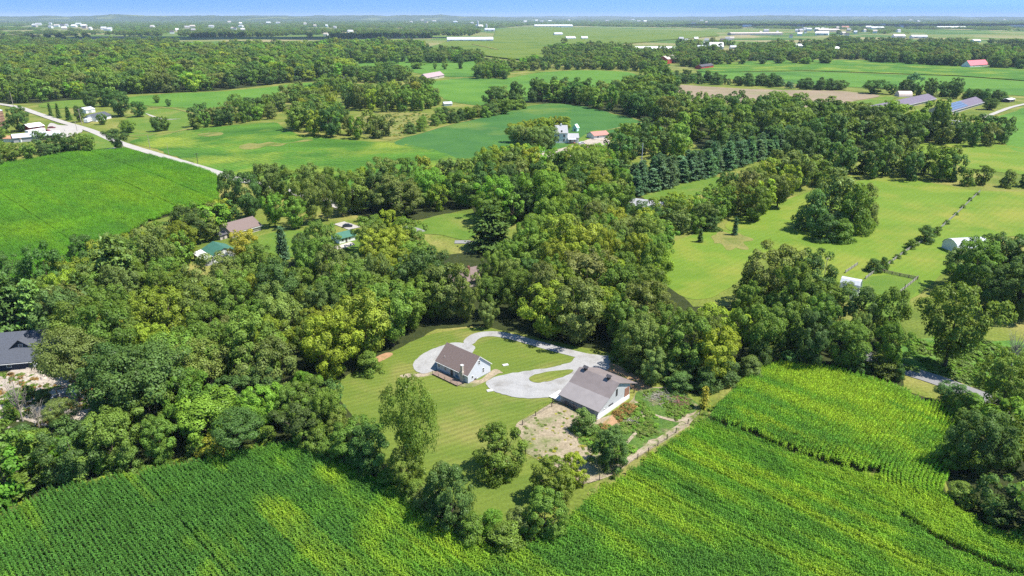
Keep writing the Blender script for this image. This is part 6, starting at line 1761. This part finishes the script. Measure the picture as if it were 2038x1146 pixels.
car('parked_car', 'silver car on the yard of the white farmhouse', 'car', 1158, 287, 30, M_TIN, 1.2)

# brush pile and logs behind the barn
def brush(px, py, n, label, mat, r):
    x, y = G(px, py)
    b = empty('brush_pile', (x, y, float(T(x, y)))); tag(b, label, 'brush pile')
    rg = np.random.default_rng(int(px))
    mb = MB()
    for i in range(n):
        p = np.array([rg.normal(0, r * .5), rg.normal(0, r * .4), rg.uniform(.05, .6)]); a = rg.uniform(0, 6.28)
        q = p + np.array([math.cos(a), math.sin(a), rg.normal(0, .15)]) * rg.uniform(.8, 2.2)
        mb.tube(p, q, rg.uniform(.03, .09), .02, 4)
    o = mb.build('branches', mat, b); o['kind'] = 'stuff'
brush(1316, 792, 160, 'heap of pale bare branches behind the barn', DEADBARK, 3.5)
brush(1352, 800, 120, 'reddish brush heap at the wood edge', surf('red_bark', (.25, .13, .10), .9, .2, 3), 3.0)
brush(1255, 840, 40, 'small grey branch heap below the barn gable', DEADBARK, 1.2)

def slabs():
    for px, py, lb in ((975, 778, 'small pale concrete slab in the lawn below the gravel loop'), (1006, 727, 'small pale slab in the lawn between house and gravel loop')):
        x, y = G(px, py)
        o = MB().box((-.8, -.5, -.2), (.8, .5, .16)).build('concrete_slab', M_CONCRETE)
        o.location = (x, y, float(T(x, y)) + .1); o.rotation_euler.z = R(20)
        tag(o, lb, 'slab')
slabs()

def weeds():
    """rank weeds that nobody would count: paddock, field margins, the bank by the paved road"""
    protos = [broad_crown('weed_%d' % s, s, 9, 260, .22, 'bush', 0, (.2, .34), .35, .7)[0] for s in (81, 82, 83)]
    pts, scl, tint = [], [], []
    for px, n, h0, h1, cols in (([(1150, 880), (1215, 838), (1262, 812), (1276, 779), (1330, 776), (1385, 806), (1340, 846), (1285, 886), (1235, 915), (1190, 895)], 520, .2, .8, ('green', 'olive green', 'bright green')),
                                ([(1175, 978), (1240, 940), (1310, 895), (1395, 832), (1440, 800), (1525, 732), (1540, 738), (1440, 812), (1380, 858), (1300, 908), (1180, 985)], 600, .25, .8, ('olive green', 'yellow green', 'green')),
                                ([(1192, 850), (1250, 803), (1268, 812), (1230, 846), (1200, 862)], 90, .3, .9, ('russet', 'olive green', 'russet')),
                                ([(1790, 690), (1850, 672), (1940, 680), (2060, 690), (2060, 830), (1960, 775), (1880, 745), (1800, 735)], 900, .4, 1.3, ('bright green', 'green', 'pale green')),
                                ([(1740, 965), (1760, 985), (1790, 1030), (1770, 1040), (1710, 1000)], 160, .3, .8, ('pale green', 'green', 'olive green')),
                                ([(0, 745), (200, 735), (205, 840), (0, 850)], 160, .3, 1.0, ('olive green', 'green', 'russet')),
                                ([(-60, 1062), (90, 985), (250, 952), (400, 922), (560, 890), (640, 905), (790, 980), (925, 1072), (985, 1100), (1130, 1044), (1125, 1030), (985, 1085), (800, 975), (640, 895), (560, 880), (250, 940), (-60, 1045)], 1500, .4, 1.2, ('green', 'olive green', 'yellow green')),
                                ([(1040, 850), (1100, 808), (1190, 834), (1250, 805), (1200, 900), (1150, 960), (1060, 905)], 200, .1, .35, ('olive green', 'green', 'golden green')),
                                ([(690, 240), (800, 222), (870, 228), (860, 252), (770, 278), (700, 258)], 300, .6, 1.6, ('olive green', 'golden green', 'green'))):
        P = np.array(wpoly(px, False)); lo, hi = P.min(0), P.max(0)
        q = RNG.uniform(lo, hi, (n * 6, 2)); q = q[inside(q, P)]
        f = fbm(q[:, 0] * .25, q[:, 1] * .25, 3); q = q[f > .43][:n]
        for x, y in q:
            w = RNG.uniform(.7, 1.9) * (h1 + .4)
            pts.append((x, y, float(T(x, y)) - .03)); scl.append((w, w, RNG.uniform(h0, h1))); tint.append(np.array(TINTS[cols[RNG.integers(3)]]) * RNG.uniform(.75, 1.15))
    n = len(pts); rot = np.zeros((n, 3)); rot[:, 2] = RNG.uniform(0, 6.28, n)
    scatter('weeds', pts, rot, scl, RNG.integers(0, 3, n), protos, tint, 'rank weeds in the paddock, along field margins and on the road bank', 'weeds')
weeds()

def rubble():
    mb = MB()
    rg = np.random.default_rng(5)
    for px, py, n, sx, sy, big in ((70, 752, 90, 5.5, 2.2, .9), (30, 760, 40, 4, 2, .7), (120, 800, 40, 5, 3, .5), (60, 840, 40, 7, 2.5, .5), (170, 800, 25, 4, 3, .4)):
        c = G(px, py)
        for _ in range(n):
            x, y = c[0] + rg.normal(0, sx), c[1] + rg.normal(0, sy); r = rg.uniform(.2, 1) * big; z = float(T(x, y))
            k = len(mb.v)
            a0 = rg.uniform(0, 6.28)
            for lv, rr in ((-.2, 1.0), (.35, .85), (.62, .4)):
                for i in range(5):
                    t = a0 + i * 1.2566; q = r * rr * rg.uniform(.7, 1.2)
                    mb.v.append((x + math.cos(t) * q, y + math.sin(t) * q, z + lv * r * rg.uniform(.8, 1.2)))
            for l in range(2):
                for i in range(5): mb.f.append((k + l * 5 + i, k + l * 5 + (i + 1) % 5, k + l * 5 + 5 + (i + 1) % 5, k + l * 5 + 5 + i)); mb.m.append(0)
            mb.f.append(tuple(k + 10 + i for i in range(5))); mb.m.append(0)
    o = mb.build('rubble', surf('pale_limestone', (.34, .295, .245), .9, .3, .8))
    tag(o, 'pale broken stones heaped about the yard of the dark house', 'rubble', kind='stuff')
rubble()

# ------------------------------------------------------------------ air and a cloud beyond the top of the view
def haze():
    h = MB().box((-45000, -3000, -60), (45000, 44000, 190)).mesh('haze', [])
    m, nt, out = new_mat('haze')
    v = N(nt, 'ShaderNodeVolumePrincipled')
    v.inputs['Color'].default_value = (.62, .78, 1.0, 1)
    v.inputs['Density'].default_value = 4.0e-5
    v.inputs['Anisotropy'].default_value = .0
    nt.links.new(v.outputs[0], out.inputs['Volume'])
    h.materials.append(m)
    o = bpy.data.objects.new('haze', h)
    COL.objects.link(o)
    tag(o, 'thin summer haze over the whole country', 'haze', kind='stuff')
haze()

def cloud(x, y, sx, sy, z, seed, label):
    """a summer cloud high above the picture; its shadow lies on the far woods"""
    n, m = 48, 20
    V, F = [], []
    for i in range(m + 1):
        th = math.pi * i / m
        for j in range(n):
            ph = 2 * math.pi * j / n
            d = np.array([math.sin(th) * math.cos(ph), math.sin(th) * math.sin(ph), math.cos(th)])
            k = .75 + .5 * float(fbm(np.array([d[0] * 3 + seed + d[2]]), np.array([d[1] * 3 + seed - d[2]]), 4)[0])
            V.append((d[0] * sx * k, d[1] * sy * k, d[2] * (160 if d[2] > 0 else 40) * k))
    for i in range(m):
        for j in range(n):
            F.append((i * n + j, (i + 1) * n + j, (i + 1) * n + (j + 1) % n, i * n + (j + 1) % n))
    me = bpy.data.meshes.new('cloud'); me.from_pydata(V, [], F); me.shade_smooth(); me.materials.append(surf('cloud_white', (.85, .85, .87), 1, .03, .002))
    o = bpy.data.objects.new('cloud', me); COL.objects.link(o); o.location = (x, y, z)
    tag(o, label, 'cloud', kind='stuff')
CZ = 900.0
for (gx, gy, sx, sy, sd, lb) in ((-1500, 3250, 1250, 260, 3, 'long flat cloud above the far left woods'), (4300, 7200, 2900, 1100, 9, 'broad flat cloud above the far right woods')):
    k = CZ / math.tan(SUN_EL)
    cloud(gx + k * math.cos(SUN_AZ), gy + k * math.sin(SUN_AZ), sx, sy, CZ, sd, lb)
